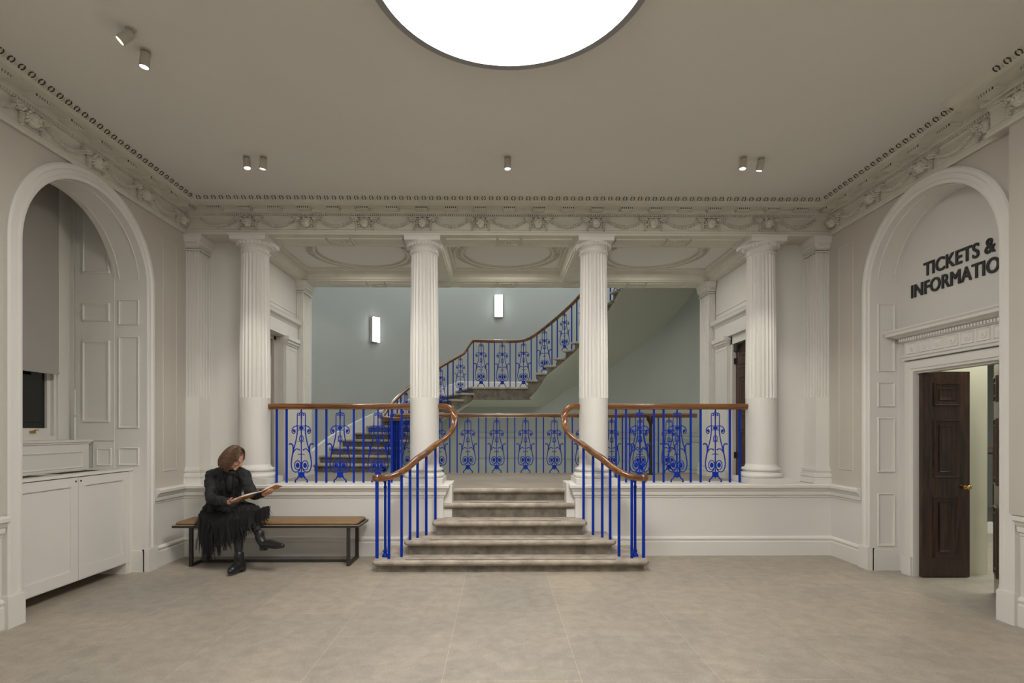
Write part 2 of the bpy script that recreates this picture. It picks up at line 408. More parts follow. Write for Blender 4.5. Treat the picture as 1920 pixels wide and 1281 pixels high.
def entablature(nm, side, path, sd, s_list_mask, s_list_g, s_list_m, band_pts, idx):
    dz = .0008 if nm == 'r2' else 0
    mb = MB(); run(mb, path, [(u_ + dz, w_ - dz) for u_, w_ in ENT + [(-.06, 4.275), (-.06, 3.90)]], sd, cap=True)
    ob = struct(mb.build('trim_%d' % idx, M['plaster'], smooth=True, angle=25))
    # bead teeth and crown band; dark strip and crescents paint the recess shade
    bd = MB(); eg = MB(); hl = MB()
    for a0, a1 in band_pts:
        for (za, zb_, oo) in ((4.1165, 4.1365, .0225),):
            l0, r0 = place_frame(side, (a0 + a1) / 2, 0); st = len(hl.v); hh = abs(a1 - a0) / 2
            hl.box(-hh, -(oo + .0008) - (.0 if side != 'back' else .0), za, hh, -oo + .004, zb_); hl.xform(Matrix.Translation(l0) @ Matrix.Rotation(r0, 4, 'Z'), st)
        n = int(abs(a1 - a0) / .0255)
        for i in range(n):
            s = a0 + (a1 - a0) * (i + .5) / n; loc, rz = place_frame(side, s, 0)
            st = len(bd.v); bd.box(-.0092, -.040, 4.115, .0092, -.02, 4.138); bd.xform(Matrix.Translation(loc) @ Matrix.Rotation(rz, 4, 'Z'), st)
        n = int(abs(a1 - a0) / .088)
        for i in range(n):
            s = a0 + (a1 - a0) * (i + .5) / n; loc, rz = place_frame(side, s, 0)
            mt = Matrix.Translation(loc) @ Matrix.Rotation(rz, 4, 'Z')
            st = len(eg.v); eg.ball((0, -.2065, 4.254), (.010, .010, .012), 8, 5)
            eg.box(.037, -.222, 4.236, .047, -.19, 4.27)
            eg.xform(mt, st)
            st = len(hl.v)
            for sg in (-1, 1):
                arc = [(sg * .021 * math.sin(t) , -.213 - .022 * math.cos(t) * .82, 4.255 + .020 * math.cos(t) * .75) for t in [.35 + 2.3 * j / 7 for j in range(8)]]
                hl.tube(arc, .0046, 5)
            hl.xform(mt, st)
    bd.build('bead_band', M['plaster'], ob); eg.build('egg_band', M['plaster'], ob, True); hl.build('painted_shade_band', M['recess_shade'], ob)
    for s in s_list_mask:
        loc, rz = place_frame(side, s, 4.027, .004); q_ = add_part('mask', mk, 'mask', M['plaster'], loc, rz, ob); q_.scale = (1.42, 1.8, 1.12)
    for s in s_list_g:
        loc, rz = place_frame(side, s, 4.035); add_part('garland', gm, 'garland', M['plaster'], loc, rz, ob)
    for s in s_list_m:
        loc, rz = place_frame(side, s, 4.186); add_part('modillion', md, 'modillion', [M['plaster'], M['recess_shade']], loc, rz, ob, False)
    return ob
YB = YW + .02
mx = [1.053 + MOD * k for k in range(-5, 5)] 
mx = [-.351 - MOD * k for k in range(5)] + [.351 + MOD * k for k in range(5)]
gx = [MOD * k for k in range(-5, 6)]
mo = [.351 * k for k in range(-10, 11)]
entablature('back', 'back', [(-XW, YB), (XW, YB)], -1, mx, gx, mo, [(-3.70, 3.70)], 13)
ym = [6.52 - MOD * k for k in range(1, 9)]
for sgn, side, ix in ((-1, 'left', 14), (1, 'right', 15)):
    yr0 = 4.33 if sgn > 0 else YR
    if sgn < 0:
        entablature('l', 'left', [(-XW, YR), (-XW, YB)], -1, [6.5] + ym, [y + MOD / 2 for y in ym], [6.47 - .351 * k for k in range(18)], [(0.6, 6.37)], ix)
    else:
        ob = entablature('r', 'right', [(XW, 4.33), (XW, YB)], 1, [6.5] + [y for y in ym if y > 4.4], [y + MOD / 2 for y in ym if y > 4.3], [6.47 - .351 * k for k in range(6)], [(4.15, 6.37)], ix)
# right wall breaks forward near the camera
_px = XW; XW = XW - .085
o = entablature('r2', 'right', [(_px + .05, 4.33), (XW, 4.33), (XW, YR)], -1, [4.05 - MOD * k for k in range(4)], [4.05 - MOD * (k - .5) for k in range(1, 5)], [4.21 - .351 * k for k in range(8)], [(1.0, 4.10)], 16)
mb = MB(); mb.box(XW, YR, .87, _px + .02, 4.18, ZC); mb.box(XW + .0005, 4.1801, 3.889, _px + .06, 4.335, ZC); struct(mb.build('wall_right_front', M['wall']))
XW = _px

# ------------------------------------------------------------------ portico beams and loggia ceiling
XS = 3.34
mb = MB(); mb.box(-XW, YB, 3.885, XW, 7.0, ZC); 
struct(mb.build('wall_beam_front', M['plaster']))
mb = MB(); mb.box(-3.45, 8.62, 3.885, 3.45, 9.0, 4.6); mb.box(-3.6, 8.9, 4.2, 3.6, 9.0, 7.6)
struct(mb.build('wall_beam_rear', M['plaster']))
mb = MB(); mb.box(-3.5, 7.0, 4.07, 3.5, 8.62, 4.12); struct(mb.build('ceiling_loggia', M['ceil']))
COLX = [-3.152, -1.053, 1.053, 3.152]
mb = MB()
for x in COLX[1:3]: mb.box(x - .17, 6.99, 3.885, x + .17, 8.63, 4.07)
for sx in (-1, 1): mb.box(sx * 3.22, 6.99, 3.885, sx * 3.45, 8.63, 4.07)
CR = [(0, 3.885), (.012, 3.888), (.014, 3.92), (.03, 3.93), (.035, 3.96), (.05, 3.98), (.055, 4.01), (.09, 4.045), (.095, 4.07)]
CR = [(-.001, 3.90), (.02, 3.905), (.022, 3.95), (.04, 3.965), (.06, 4.01), (.065, 4.03), (.09, 4.05), (.095, 4.075)]
for x0, x1 in ((-3.22, -1.223), (-.883, .883), (1.223, 3.22)):
    run(mb, [(x0, 7.0), (x1, 7.0), (x1, 8.62), (x0, 8.62)], CR, 1, True)
    # small beads along coffer edge
    n = int((x1 - x0 - .2) / .04)
    for i in range(n): mb.box(x0 + .1 + i * .04, 8.62 - .055, 3.985, x0 + .12 + i * .04, 8.62 - .035, 4.005)
struct(mb.build('trim_17', M['plaster'], smooth=True, angle=25))
for cx in (-2.1, 0, 2.1):
    mb = MB(); cy = 7.81
    def ring(r, tr, z, n=64, sq=1): mb.tube([(cx + r * math.cos(2 * PI * i / n), cy + r * math.sin(2 * PI * i / n), z) for i in range(n)], tr, 6, True, sq)
    ring(.655, .024, 4.058); ring(.615, .009, 4.066); ring(.765, .018, 4.060); ring(.738, .007, 4.066)
    for i in range(96):
        a = 2 * PI * i / 96; r = .697 + .012 * (-1) ** i
        mb.ball((cx + r * math.cos(a), cy + r * math.sin(a), 4.064), (.019, .019, .020), 7, 5)
    struct(mb.build('trim_%d' % (18 + [-2.1, 0, 2.1].index(cx)), M['plaster'], smooth=True))
# soffit panels with rosettes under both beams
def rosette(mb, x, y, z):
    mb.ball((x, y, z - .004), (.02, .02, .016), 8, 5)
    for k in range(8):
        a = 2 * PI * k / 8; mb.ball((x + .048 * math.cos(a), y + .048 * math.sin(a), z), (.024, .024, .014), 7, 5)
        a += PI / 8; mb.ball((x + .078 * math.cos(a), y + .078 * math.sin(a), z + .002), (.018, .018, .012), 7, 5)
for j, (y0, y1) in enumerate(((6.60, 7.0), (8.62, 9.0))):
    mb = MB(); yc = (y0 + y1) / 2 + .0
    for cx in (-2.1, 0, 2.1):
        frame_panel(mb, (cx - .13, yc - .13, 3.885), (1, 0, 0), (0, 1, 0), (0, 0, -1), .26, .26, .02, .02)
        for a, b_ in ((cx - .78, cx - .16), (cx + .16, cx + .78)):
            frame_panel(mb, (a, yc - .13, 3.885), (1, 0, 0), (0, 1, 0), (0, 0, -1), b_ - a, .26, .025, .018)
    if j:
        for cx in (-1.053, 1.053): frame_panel(mb, (cx - .13, yc - .13, 3.885), (1, 0, 0), (0, 1, 0), (0, 0, -1), .26, .26, .02, .02)
    t = struct(mb.build('trim_%d' % (21 + j), M['plaster'], smooth=True))
    for cx in ((-2.1, 0, 2.1) if not j else (-2.1, -1.053, 0, 1.053, 2.1)):
        rb = MB(); rosette(rb, cx, yc, 3.882); rb.build('rosette', M['plaster'], t, True)

# ------------------------------------------------------------------ back wall stubs and loggia side walls
for sgn, nm in ((-1, 'left'), (1, 'right')):
    mb = MB(); mb.box(sgn * 3.34, 6.88, .86, sgn * 4.05, 7.0, 3.9); struct(mb.build('wall_return_%s' % nm, M['wall_low']))
    # loggia side wall with doorway opening Y 7.25..8.12
    y0, y1, zt = 7.2, 8.12, 2.92
    mb = MB(); X0, X1 = sgn * XS, sgn * (XS + .14)
    mb.box(X0, 6.95, .785, X1, y0, 4.1); mb.box(X0, y1, .785, X1, 9.0, 4.1); mb.box(X0, y0, zt, X1, y1, 4.1)
    struct(mb.build('wall_loggia_%s' % nm, M['wall_low']))
    # door surround: lintel, cornice ledge, pilaster jambs
    mb = MB()
    run(mb, [(sgn * XS, 6.98), (sgn * XS, 8.60)], [(0, 2.925), (.03, 2.925), (.03, 3.12), (.04, 3.125), (.045, 3.15), (.09, 3.17), (.1, 3.205), (.11, 3.225), (0, 3.235)], 1 if sgn > 0 else -1)
    run(mb, [(sgn * XS, 6.98), (sgn * XS, 8.60)], [(0, 3.33), (.012, 3.335), (.012, 3.35), (0, 3.355)], 1 if sgn > 0 else -1)
    for ya, yb in ((8.13, 8.52), (6.98, 7.19)):
        mb.box(sgn * (XS - .03), ya, .785, sgn * (XS + .05), yb, 2.78)
        mb.box(sgn * (XS - .035), ya - .004, 2.74, sgn * (XS + .05), yb + .02, 2.762)
        for k, (e, z0, z1) in enumerate(((.015, 2.80, 2.83), (.035, 2.83, 2.87), (.055, 2.87, 2.93))):
            mb.box(sgn * (XS - .03 - e), ya - e * .5, z0, sgn * (XS + .05), yb + e, z1)
        mb.box(sgn * (XS - .03), ya, 2.78, sgn * (XS + .05), yb, 2.80)
        mb.box(sgn * (XS - .05), ya - .016, .785, sgn * (XS + .053), yb + .02, .92)
    mb.box(sgn * (XS - .02), 8.535, .785, sgn * XS, 8.61, 3.1)
    struct(mb.build('trim_%d' % (23 if sgn < 0 else 24), M['white']))
# platform (landing) floor
mb = MB(); mb.box(-3.45, 6.86, .60, 3.45, 9.07, .785); mb.box(-3.45, 9.07, .60, -1.93, 9.5, .785)
mb.box(-4.9, 6.95, .6, -3.45, 9.0, .785)
mb.box(-1.93, 9.03, .5, 3.45, 9.09, .80)
struct(mb.build('floor_landing', M['landing_stone']))

# ------------------------------------------------------------------ stair hall shell
RS, SY, RI = 3.45, 9.3, 2.15
mb = MB(); pth = [(-3.34, 8.95), (-3.45, 9.0), (-3.45, SY)] + [(-RS * math.cos(PI * i / 64), SY + RS * math.sin(PI * i / 64)) for i in range(1, 64)] + [(3.45, SY), (3.45, 9.0), (3.34, 8.95)]
mb.sweep([(x, y, 0) for x, y in pth], [(0, 0, 0)] * len(pth), (0, 0, 1), [(0, -2.6), (0, 1.3), (0, 7.6)])
W_ = struct(mb.build('wall_stair_hall', M['stairwall'], smooth=True))
mb = MB(); mb.box(-3.7, 8.9, 7.6, 3.7, 12.9, 7.7); struct(mb.build('ceiling_stair_hall', M['ceil']))
mb = MB(); mb.box(-3.7, 8.9, -2.7, 3.7, 12.9, -2.6); struct(mb.build('floor_basement', M['landing_stone']))
mb = MB(); mb.box(-3.5, 8.98, -2.6, 3.5, 9.06, .6); struct(mb.build('wall_basement', M['stairwall']))
# horizontal dado line low on curved wall
mb = MB(); P = [(x, y) for x, y in pth[2:-2]]
for z0, z1 in ((1.41, 1.445), (1.30, 1.32), (.80, .83)):
    run(mb, P[28:], [(-.001, z0), (.018, z0 + .004), (.018, z1 - .004), (-.001, z1)], -1)
struct(mb.build('trim_25', M['stairwall'], smooth=True))

def zt(th):   # tread height at angle (deg)
    if th > 108: return .785 + .1363 * (math.floor((176.5 - th) / 6.2273) + 1) if th < 176.5 else .785
    if th >= 77: return 2.42
    k_ = math.floor((77 - th) / 5.55) + 1; return 2.42 + .145 * k_ + .016 * max(0, k_ - 6)
def zp(th):   # pitch line through nosings
    if th > 108: return .785 + .1363 * ((176.5 - th) / 6.2273 + 1)
    if th >= 77: return 2.42
    k_ = (77 - th) / 5.55 + 1; return 2.42 + .145 * k_ + .016 * max(0, k_ - 6)
def pol(r, th): a = math.radians(th); return (r * math.cos(a), SY + r * math.sin(a))
ST = empty('curved_staircase', (-2.7, 9.5, .785), 0, 'curved stone staircase climbing round the blue-grey wall behind the columns', 'staircase')
def wedge(mb, t0, t1, z0, z1, r0, r1, n=1):
    for i in range(n):
        a, b_ = t0 + (t1 - t0) * i / n, t0 + (t1 - t0) * (i + 1) / n
        q = [pol(r0, a), pol(r1, a), pol(r1, b_), pol(r0, b_)]
        mb.prism([(x, y, z0) for x, y in q], (0, 0, z1 - z0))
k = 0
ths = [176.5 - 6.2273 * i for i in range(11)]
allsteps = [(t, t - 6.2273, .785 + .1363 * (i + 1)) for i, t in enumerate(ths)]
allsteps += [(77 - 5.55 * i, 77 - 5.55 * (i + 1), 2.42 + .145 * (i + 1) + .016 * max(0, i + 1 - 6)) for i in range(14)]
allsteps.append((108, 77, 2.42))
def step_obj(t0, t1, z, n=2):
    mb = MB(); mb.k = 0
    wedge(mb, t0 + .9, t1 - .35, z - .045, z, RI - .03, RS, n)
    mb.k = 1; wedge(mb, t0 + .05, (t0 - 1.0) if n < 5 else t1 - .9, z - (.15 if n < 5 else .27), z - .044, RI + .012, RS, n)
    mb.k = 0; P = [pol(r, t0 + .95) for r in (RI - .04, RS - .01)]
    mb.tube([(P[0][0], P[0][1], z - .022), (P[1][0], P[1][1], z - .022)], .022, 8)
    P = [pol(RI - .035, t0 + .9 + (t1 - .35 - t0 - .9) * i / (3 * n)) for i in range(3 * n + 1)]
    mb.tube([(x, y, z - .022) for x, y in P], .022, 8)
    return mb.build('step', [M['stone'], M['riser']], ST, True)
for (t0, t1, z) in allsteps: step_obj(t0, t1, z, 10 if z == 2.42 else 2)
# smooth plaster soffit following the flight
mb = MB(); rows = []
th = 172.0
def soff(t, r):
    f = (r - RI) / (RS - RI); base = zp(t) 
    d_in, d_out = .22, .44
    if 77 <= t <= 108: return 2.42 - .27 - .10 * f
    s = min(1, (abs(t - 108) if t > 108 else abs(77 - t)) / 10)
    return (base - (d_in + (d_out - d_in) * f)) * s + (2.42 - .27 - .1 * f) * (1 - s) if t < 77 else min(2.42 - .27 - .1 * f, base - .10 - (d_in + (d_out - d_in) * f) + .0)
ts = [171 - i * 1.5 for i in range(115)]
for t in ts:
    row = []
    for r in (RI + .015, RI + .06, RI + .4, RI + .8, RS):
        x, y = pol(r, t); row.append((x, y, soff(t, r) + (.03 if r < RI + .03 else 0)))
    x, y = pol(RI + .015, t); row = [(x, y, zt(t) - (.03 if not 77 <= t <= 108 else .26))] + row
    rows.append(row)
mb.loft([r_[1:] for r_ in rows], closed_ring=False)
mb.build('soffit', M['soffit'], ST, True, 50)
mb = MB(); mb.loft([r_[:2] for r_ in rows], closed_ring=False); mb.build('stone_edge', M['riser'], ST, True, 50)
mb = MB()   # wall string / skirting along the stair
rows = []
for i in range(0, 171):
    t = 177 - i; x, y = pol(RS - .03, t); x2, y2 = pol(RS, t); z = zp(t) + (.10 if not 77 <= t <= 108 else .0)
    if 77 <= t <= 108: z = max(2.42 + .0, 0)
    zz = z + (.10 if not 77 <= t <= 108 else .21)
    rows.append([(x, y, z - .26), (x, y, zz), (x2, y2, zz + .015)])
mb.loft(rows, closed_ring=False); mb.build('wall_string', M['white'], ST, True)
# ------------------------------------------------------------------ columns
def column_parts(root, x0=0, y0=0):
    b = MB(); b.box(-.25, -.25, .868, .25, .25, .935); b.build('plinth', M['white'], root)
    b = MB(); b.lathe([(.20, .935), (.235, .937), (.247, .95), (.251, .965), (.247, .98), (.235, .992), (.215, .995), (.205, 1.005), (.203, 1.015), (.21, 1.02), (.222, 1.022), (.229, 1.032), (.229, 1.042), (.222, 1.052), (.205, 1.055), (.195, 1.057), (.193, 1.065), (.185, 1.075), (.178, 1.10), (.15, 1.10)], n=48)
    b.build('column_base', M['white'], root, True)
    b = MB(); NF = 24; K = 8; n = NF * K
    def ringz(z, R, dep):
        out = []
        for k in range(n):
            u = (k % K) / K; w = 0 if u < .18 else math.sin(PI * (u - .18) / .82); r = R - dep * w; a = 2 * PI * k / n
            out.append((r * math.cos(a), r * math.sin(a), z))
        return out
    rings = [ringz(1.09, .178, 0), ringz(1.5, .178, 0), ringz(1.915, .178, 0), ringz(1.918, .181, .016)]
    for i in range(1, 9): t = i / 8; rings.append(ringz(1.918 + 1.74 * t, .181 - .019 * t ** 1.5, .016))
    rings += [ringz(3.675, .162, .008), ringz(3.682, .162, 0), ringz(3.70, .163, 0)]
    b.loft(rings); b.build('shaft', M['white'], root, True, 30)
    b = MB(); b.lathe([(.15, 3.69), (.172, 3.692), (.178, 3.700), (.178, 3.708), (.170, 3.716), (.163, 3.718), (.163, 3.742), (.168, 3.748), (.172, 3.75), (.172, 3.756), (.185, 3.768), (.205, 3.79), (.214, 3.806), (.216, 3.815), (.1, 3.815)], n=48)
    for k in range(28):
        a = 2 * PI * k / 28
        b.ball((.203 * math.cos(a), .203 * math.sin(a), 3.785), (.014, .014, .021), 7, 5)
        a += PI / 28; b.tube([(.185 * math.cos(a), .185 * math.sin(a), 3.758), (.217 * math.cos(a), .217 * math.sin(a), 3.806)], .0035, 5)
    b.build('capital', M['white'], root, True)
    b = MB(); b.box(-.215, -.215, 3.815, .215, .215, 3.862); b.box(-.222, -.222, 3.862, .222, .222, 3.868); b.box(-.23, -.23, 3.868, .23, .23, 3.885)
    b.build('abacus', M['white'], root)
YCOL = 6.745
c0 = empty('column', (COLX[0], YCOL, 0), 0, 'fluted white column behind the seated reader, leftmost of the four', 'column', 'fluted columns in front of the stair hall')
column_parts(c0)
for o in kids(c0): o.matrix_parent_inverse = Matrix.Identity(4)
for x, l in zip(COLX[1:], ('fluted white column on the left side of the central stone steps', 'fluted white column on the right side of the central stone steps', 'fluted white column nearest the right wall, where the right railing ends')):
    dup(c0, (x, YCOL, 0), 0, l)
# pilasters (square, fluted on faces)
def pilaster(name, x0, x1, y0, y1, zb, label, face, group):
    """flat pilaster box x0..x1,y0..y1; flutes cut as shallow grooves represented by raised fillets on 'front' and inner side"""
    root = empty(name, ((x0 + x1) / 2, (y0 + y1) / 2, zb), 0, label, 'pilaster', group)
    xa, xb = min(x0, x1), max(x0, x1)
    b = MB(); b.box(xa, y0, zb + .20, xb, y1, zb + 1.06)
    zf0, zf1 = zb + 1.06, 3.70
    inner = x1; s1 = 1 if x1 > x0 else -1
    b.box(x0, y0 + .014, zf0 - .01, x1 - s1 * .014, y1, zf1 + .01)
    def grooves(lo, hi, n):
        w = (hi - lo) / (n + (n + 1) * .55); g = .55 * w; out = []; p = lo
        for k in range(n + 1): out.append((p, p + g)); p += g + w
        return out
    for lo, hi in grooves(xa + .001, xb - .001, 4): b.box(lo, y0 + .001, zf0, hi, y0 + .02, zf1)
    for lo, hi in grooves(y0, y1, 4 if y1 - y0 < .3 else 5):
        b.box(inner - s1 * .002, lo + .002, zf0, inner - s1 * .02, hi, zf1)
    b.box(xa, y0, zf1, xb, y1, zf1 + .03); b.build('shaft', M['white'], root)
    sg = 1 if x1 > x0 else -1
    def rect(b_, e, z0, z1):
        b_.box(x0, y0 - e, z0, x1 + sg * e, y1, z1)
    b = MB()
    for e, z0, z1 in ((.045, 0, .07), (.038, .07, .078), (.045, .078, .112), (.038, .112, .12), (.02, .12, .145), (.028, .145, .16), (.03, .16, .175), (.015, .175, .20)):
        rect(b, e, zb + z0, zb + z1)
    b.build('pilaster_base', M['white'], root)
    b = MB()
    for e, z0, z1 in ((.014, 3.70, 3.718), (.0, 3.718, 3.745), (.01, 3.745, 3.757), (.02, 3.757, 3.775), (.032, 3.775, 3.80), (.04, 3.80, 3.815), (.05, 3.815, 3.862), (.06, 3.862, 3.885)):
        rect(b, e, z0, z1)
    n = int((xb - xa) / .028)
    for k in range(n + 1): b.ball((xa + (xb - xa) * (k + .5) / (n + 1), y0 - .034, 3.785), (.009, .010, .016), 7, 5)
    n = int((y1 - y0) / .028)
    for k in range(n + 1): b.ball((x1 + sg * .034, y0 + (y1 - y0) * (k + .5) / (n + 1), 3.785), (.010, .009, .016), 7, 5)
    b.build('capital', M['white'], root, True)
pilaster('pilaster', -XW, -3.77, 6.61, 6.88, .868, 'fluted pilaster in the left corner above the end of the bench', 'front', 'corner pilasters of the hall')
pilaster('pilaster', XW, 3.765, 6.61, 6.88, .868, 'fluted pilaster in the right corner beside the last column', 'front', 'corner pilasters of the hall')
pilaster('pilaster', -3.36, -3.225, 8.62, 8.99, .785, 'fluted pilaster at the left entrance to the stair hall, beyond the railing', 'front', 'stair hall pilasters')
pilaster('pilaster', 3.33, 3.22, 8.62, 8.99, .785, 'fluted pilaster at the right entrance to the stair hall, near the brown door', 'front', 'stair hall pilasters')

# ------------------------------------------------------------------ entrance steps
ES = empty('entrance_steps', (0, 6.1, 0), 0, 'flight of five worn stone steps between blue railings in the centre', 'steps')
NOS = [(-.052, -1), (-.052, 0)]
zs_ = [0, .13, .29, .455, .63, .785]
SW = [1.48, 1.184, .906, .792, .706]; SYN = [5.75, 6.0, 6.28, 6.57, 6.79]; SB = [6.555, 6.555, 6.64, 6.858, 6.8605]
ST_ = [1.13, .90, .60, .49, 0]
for i in range(5):
    z0, z1, w, y0, yb = zs_[i], zs_[i + 1], SW[i], SYN[i], SB[i]
    free = i < 3
    path = [(-w, yb), (-w, y0), (w, y0), (w, yb)] if free else [(-w, y0), (w, y0)]
    # rounded front corners
    if free:
        path = [(-w, yb), (-w, y0 + .03), (-w + .03, y0), (w - .03, y0), (w, y0 + .03), (w, yb)]
    mb = MB()
    off = miter(path, 1)
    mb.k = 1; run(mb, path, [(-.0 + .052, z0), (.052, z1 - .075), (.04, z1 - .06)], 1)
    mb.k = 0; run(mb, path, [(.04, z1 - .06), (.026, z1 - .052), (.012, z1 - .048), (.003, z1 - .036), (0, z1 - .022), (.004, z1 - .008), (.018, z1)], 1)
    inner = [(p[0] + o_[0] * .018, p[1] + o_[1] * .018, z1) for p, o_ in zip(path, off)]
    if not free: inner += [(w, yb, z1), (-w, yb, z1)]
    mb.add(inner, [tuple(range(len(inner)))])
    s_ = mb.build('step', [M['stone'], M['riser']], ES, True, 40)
    if ST_[i]:
        mb = MB(); mb.box(-ST_[i], y0 + .055, z1 - .002, ST_[i], y0 + .075, z1 + .0015); mb.build('anti_slip_strip', M['strip'], s_)

# ------------------------------------------------------------------ iron railings
PH = .91
def lyre():
    mb = MB(); S = PH / 1045.0
    def p(x, h): return (x * S, 0, h * S)
    def T(pts, r=.0065, k=4, mir=True, n=5):
        c = cr([p(*q) for q in pts], k) if len(pts) > 2 else [p(*q) for q in pts]
        mb.tube(c, r, n)
        if mir: mb.tube([(-q[0], q[1], q[2]) for q in c], r, n)
    T([(0, 1045), (0, 60)], .007, mir=False)
    mb.ball(p(0, 1020), .013, 8, 5); mb.ball(p(0, 965), (.012, .01, .03), 8, 5); mb.ball(p(0, 925), (.010, .01, .014), 8, 5)
    T([(58, 815), (58, 900), (57, 965), (45, 992), (30, 985), (24, 968), (34, 955), (42, 966)], .0058)
    T([(0, 985), (14, 1000), (26, 985)], .005)
    T([(-60, 805), (60, 805)], .006, mir=False); T([(-60, 748), (60, 748)], .006, mir=False)
    # diamond
    d = [p(0, 806), p(42, 778), p(0, 748), p(-42, 778)]
    mb.prism([(q[0], -.006, q[2]) for q in d], (0, .012, 0))
    T([(58, 820), (75, 805), (108, 790), (130, 755), (128, 715), (105, 700), (88, 722), (95, 750), (112, 752), (116, 735)], .0062)
    mb.ball(p(104, 732), .012, 8, 5); mb.ball(p(-104, 732), .012, 8, 5)
    T([(58, 815), (57, 748), (62, 680), (76, 600), (98, 510), (120, 430), (136, 340), (143, 255), (128, 185), (98, 152), (62, 150), (34, 168), (20, 200)], .0072)
    T([(118, 440), (116, 500), (124, 535), (146, 553), (168, 548)], .0085); mb.ball(p(168, 546), .010, 7, 5); mb.ball(p(-168, 546), .010, 7, 5)
    T([(138, 320), (124, 400), (98, 455), (64, 480), (30, 468)], .007); mb.ball(p(30, 466), .010, 7, 5); mb.ball(p(-30, 466), .010, 7, 5)
    T([(0, 585), (20, 600), (26, 630), (16, 665), (6, 660)], .0055); T([(0, 592), (30, 588), (38, 582)], .0055)
    mb.ball(p(0, 640), (.008, .007, .022), 7, 5); mb.ball(p(0, 575), (.012, .008, .016), 7, 5)
    T([(0, 395), (22, 405), (38, 400), (40, 390)], .0055); mb.ball(p(0, 350), (.008, .008, .04), 7, 5)
    # paired rings with solid centres
    for s_ in (-1, 1):
        mb.tube([p(s_ * 53 + 44 * math.cos(2 * PI * i / 18), 245 + 66 * math.sin(2 * PI * i / 18)) for i in range(18)], .0062, 5, True)
        mb.ball(p(s_ * 53, 245), (.024, .009, .034), 12, 7)
    mb.ball(p(0, 245), (.012, .009, .05), 8, 6)
    mb.prism([(q[0], -.008, q[2]) for q in (p(-46, 148), p(-40, 112), p(-48, 72), p(48, 72), p(40, 112), p(46, 148))], (0, .016, 0))
    T([(40, 90), (56, 55), (82, 35), (86, 0)], .0085)
    mb.ball(p(84, 12), (.012, .010, .012), 7, 5); mb.ball(p(-84, 12), (.012, .010, .012), 7, 5)
    return mb
LY = lyre()
LYO = [None]; BRO = [None]
def put_lyre(root, x, y, z, rz=0, h=PH):
    if LYO[0] is None:
        o = LY.build('lyre_panel', M['blue'], None, True, 50); LYO[0] = o
    else: o = LYO[0].copy(); C.objects.link(o)
    o.location = (x, y, z); o.rotation_euler = (0, 0, rz); o.scale = (h / PH if h < PH else 1, 1, h / PH)
    o.parent = root; o.matrix_parent_inverse = parent_inv(root); return o
def put_bar(root, x, y, z, h, rz=0, w=1):
    if BRO[0] is None:
        o = MB().box(-.011, -.011, 0, .011, .011, 1).build('baluster', M['blue']); BRO[0] = o
    else: o = BRO[0].copy(); C.objects.link(o)
    o.location = (x, y, z); o.rotation_euler = (0, 0, rz); o.scale = (w, w, h); o.parent = root; o.matrix_parent_inverse = parent_inv(root); return o
RP = [(-.030, -.030), (-.022, -.036), (.022, -.036), (.030, -.030), (.028, -.018), (.038, -.004), (.040, .012), (.034, .028), (.018, .036), (-.018, .036), (-.034, .028), (-.040, .012), (-.038, -.004), (-.028, -.018)]
def handrail(mb, path, prof=RP, scale=1.0):
    A = []
    for i in range(len(path)):
        a = path[max(0, i - 1)]; b_ = path[min(len(path) - 1, i + 1)]
        t = Vector((b_[0] - a[0], b_[1] - a[1], 0)); t = t.normalized() if t.length > 1e-6 else Vector((1, 0, 0))
        A.append((-t.y, t.x, 0))
    mb.sweep(path, A, (0, 0, 1), [(u * scale, w * scale) for u, w in prof], cap=True)
ZR = 1.812
for sgn, lab in ((-1, 'blue iron railing with mahogany handrail left of the steps, curling down to the first step'), (1, 'blue iron railing with mahogany handrail right of the steps, curling down to the first step')):
    root = empty('iron_railing', (sgn * 2.0, YCOL, .868), 0, lab, 'railing', 'blue iron railings with lyre panels')
    pts = [(.875, YCOL, ZR), (.80, YCOL - .01, ZR), (.715, 6.70, 1.775), (.672, 6.63, 1.665), (.695, 6.55, 1.52), (.785, 6.485, 1.41), (.883, 6.455, 1.343), (.975, 6.335, 1.258), (1.056, 6.19, 1.193), (1.122, 6.07, 1.125), (1.195, 5.95, 1.065), (1.30, 5.885, 1.015), (1.39, 5.885, 1.0), (1.455, 5.905, .998)]
    curve = cr(pts, 6)
    path = [(sgn * 2.985, YCOL, ZR), (sgn * 2.0, YCOL, ZR), (sgn * 1.1, YCOL, ZR)] + [(sgn * q[0], q[1], q[2]) for q in curve]
    mb = MB(); handrail(mb, path)
    mb.lathe([(.02, .962), (.045, .965), (.055, .985), (.055, 1.015), (.045, 1.032), (.02, 1.036)], (sgn * 1.452, 5.905), 20)
    mb.build('handrail', M['rail'], root, True, 45)
    for px in (2.884, 2.762, 2.395, 2.27, 1.93, 1.81, 1.46, 1.335): put_bar(root, sgn * px, YCOL, .866, ZR - .034 - .866)
    for px in (2.58, 2.10, 1.63): put_lyre(root, sgn * px, YCOL, .868)
    for (x, y, z, zu) in ((.883, 6.455, .455, 1.31), (.976, 6.335, .29, 1.228), (1.056, 6.19, .29, 1.163), (1.122, 6.07, .13, 1.095), (1.194, 5.945, .13, 1.037), (1.315, 5.86, .13, .985)):
        put_bar(root, sgn * x, y, z, zu - z, .4 * sgn)
    put_bar(root, sgn * 1.462, 5.93, .13, .84, 0, 1.25); put_bar(root, sgn * 1.448, 5.885, .13, .84, 0, 1.25)
    mb = MB(); mb.lathe([(.035, .13), (.035, .145), (.028, .155), (.018, .17), (.016, .18), (.024, .19), (.024, .198), (.016, .206), (.014, .22), (.014, .88), (.018, .89), (.018, .90), (.012, .91), (.014, .975)], (sgn * 1.375, 5.955), 14)
    mb.build('newel', M['blue'], root, True)
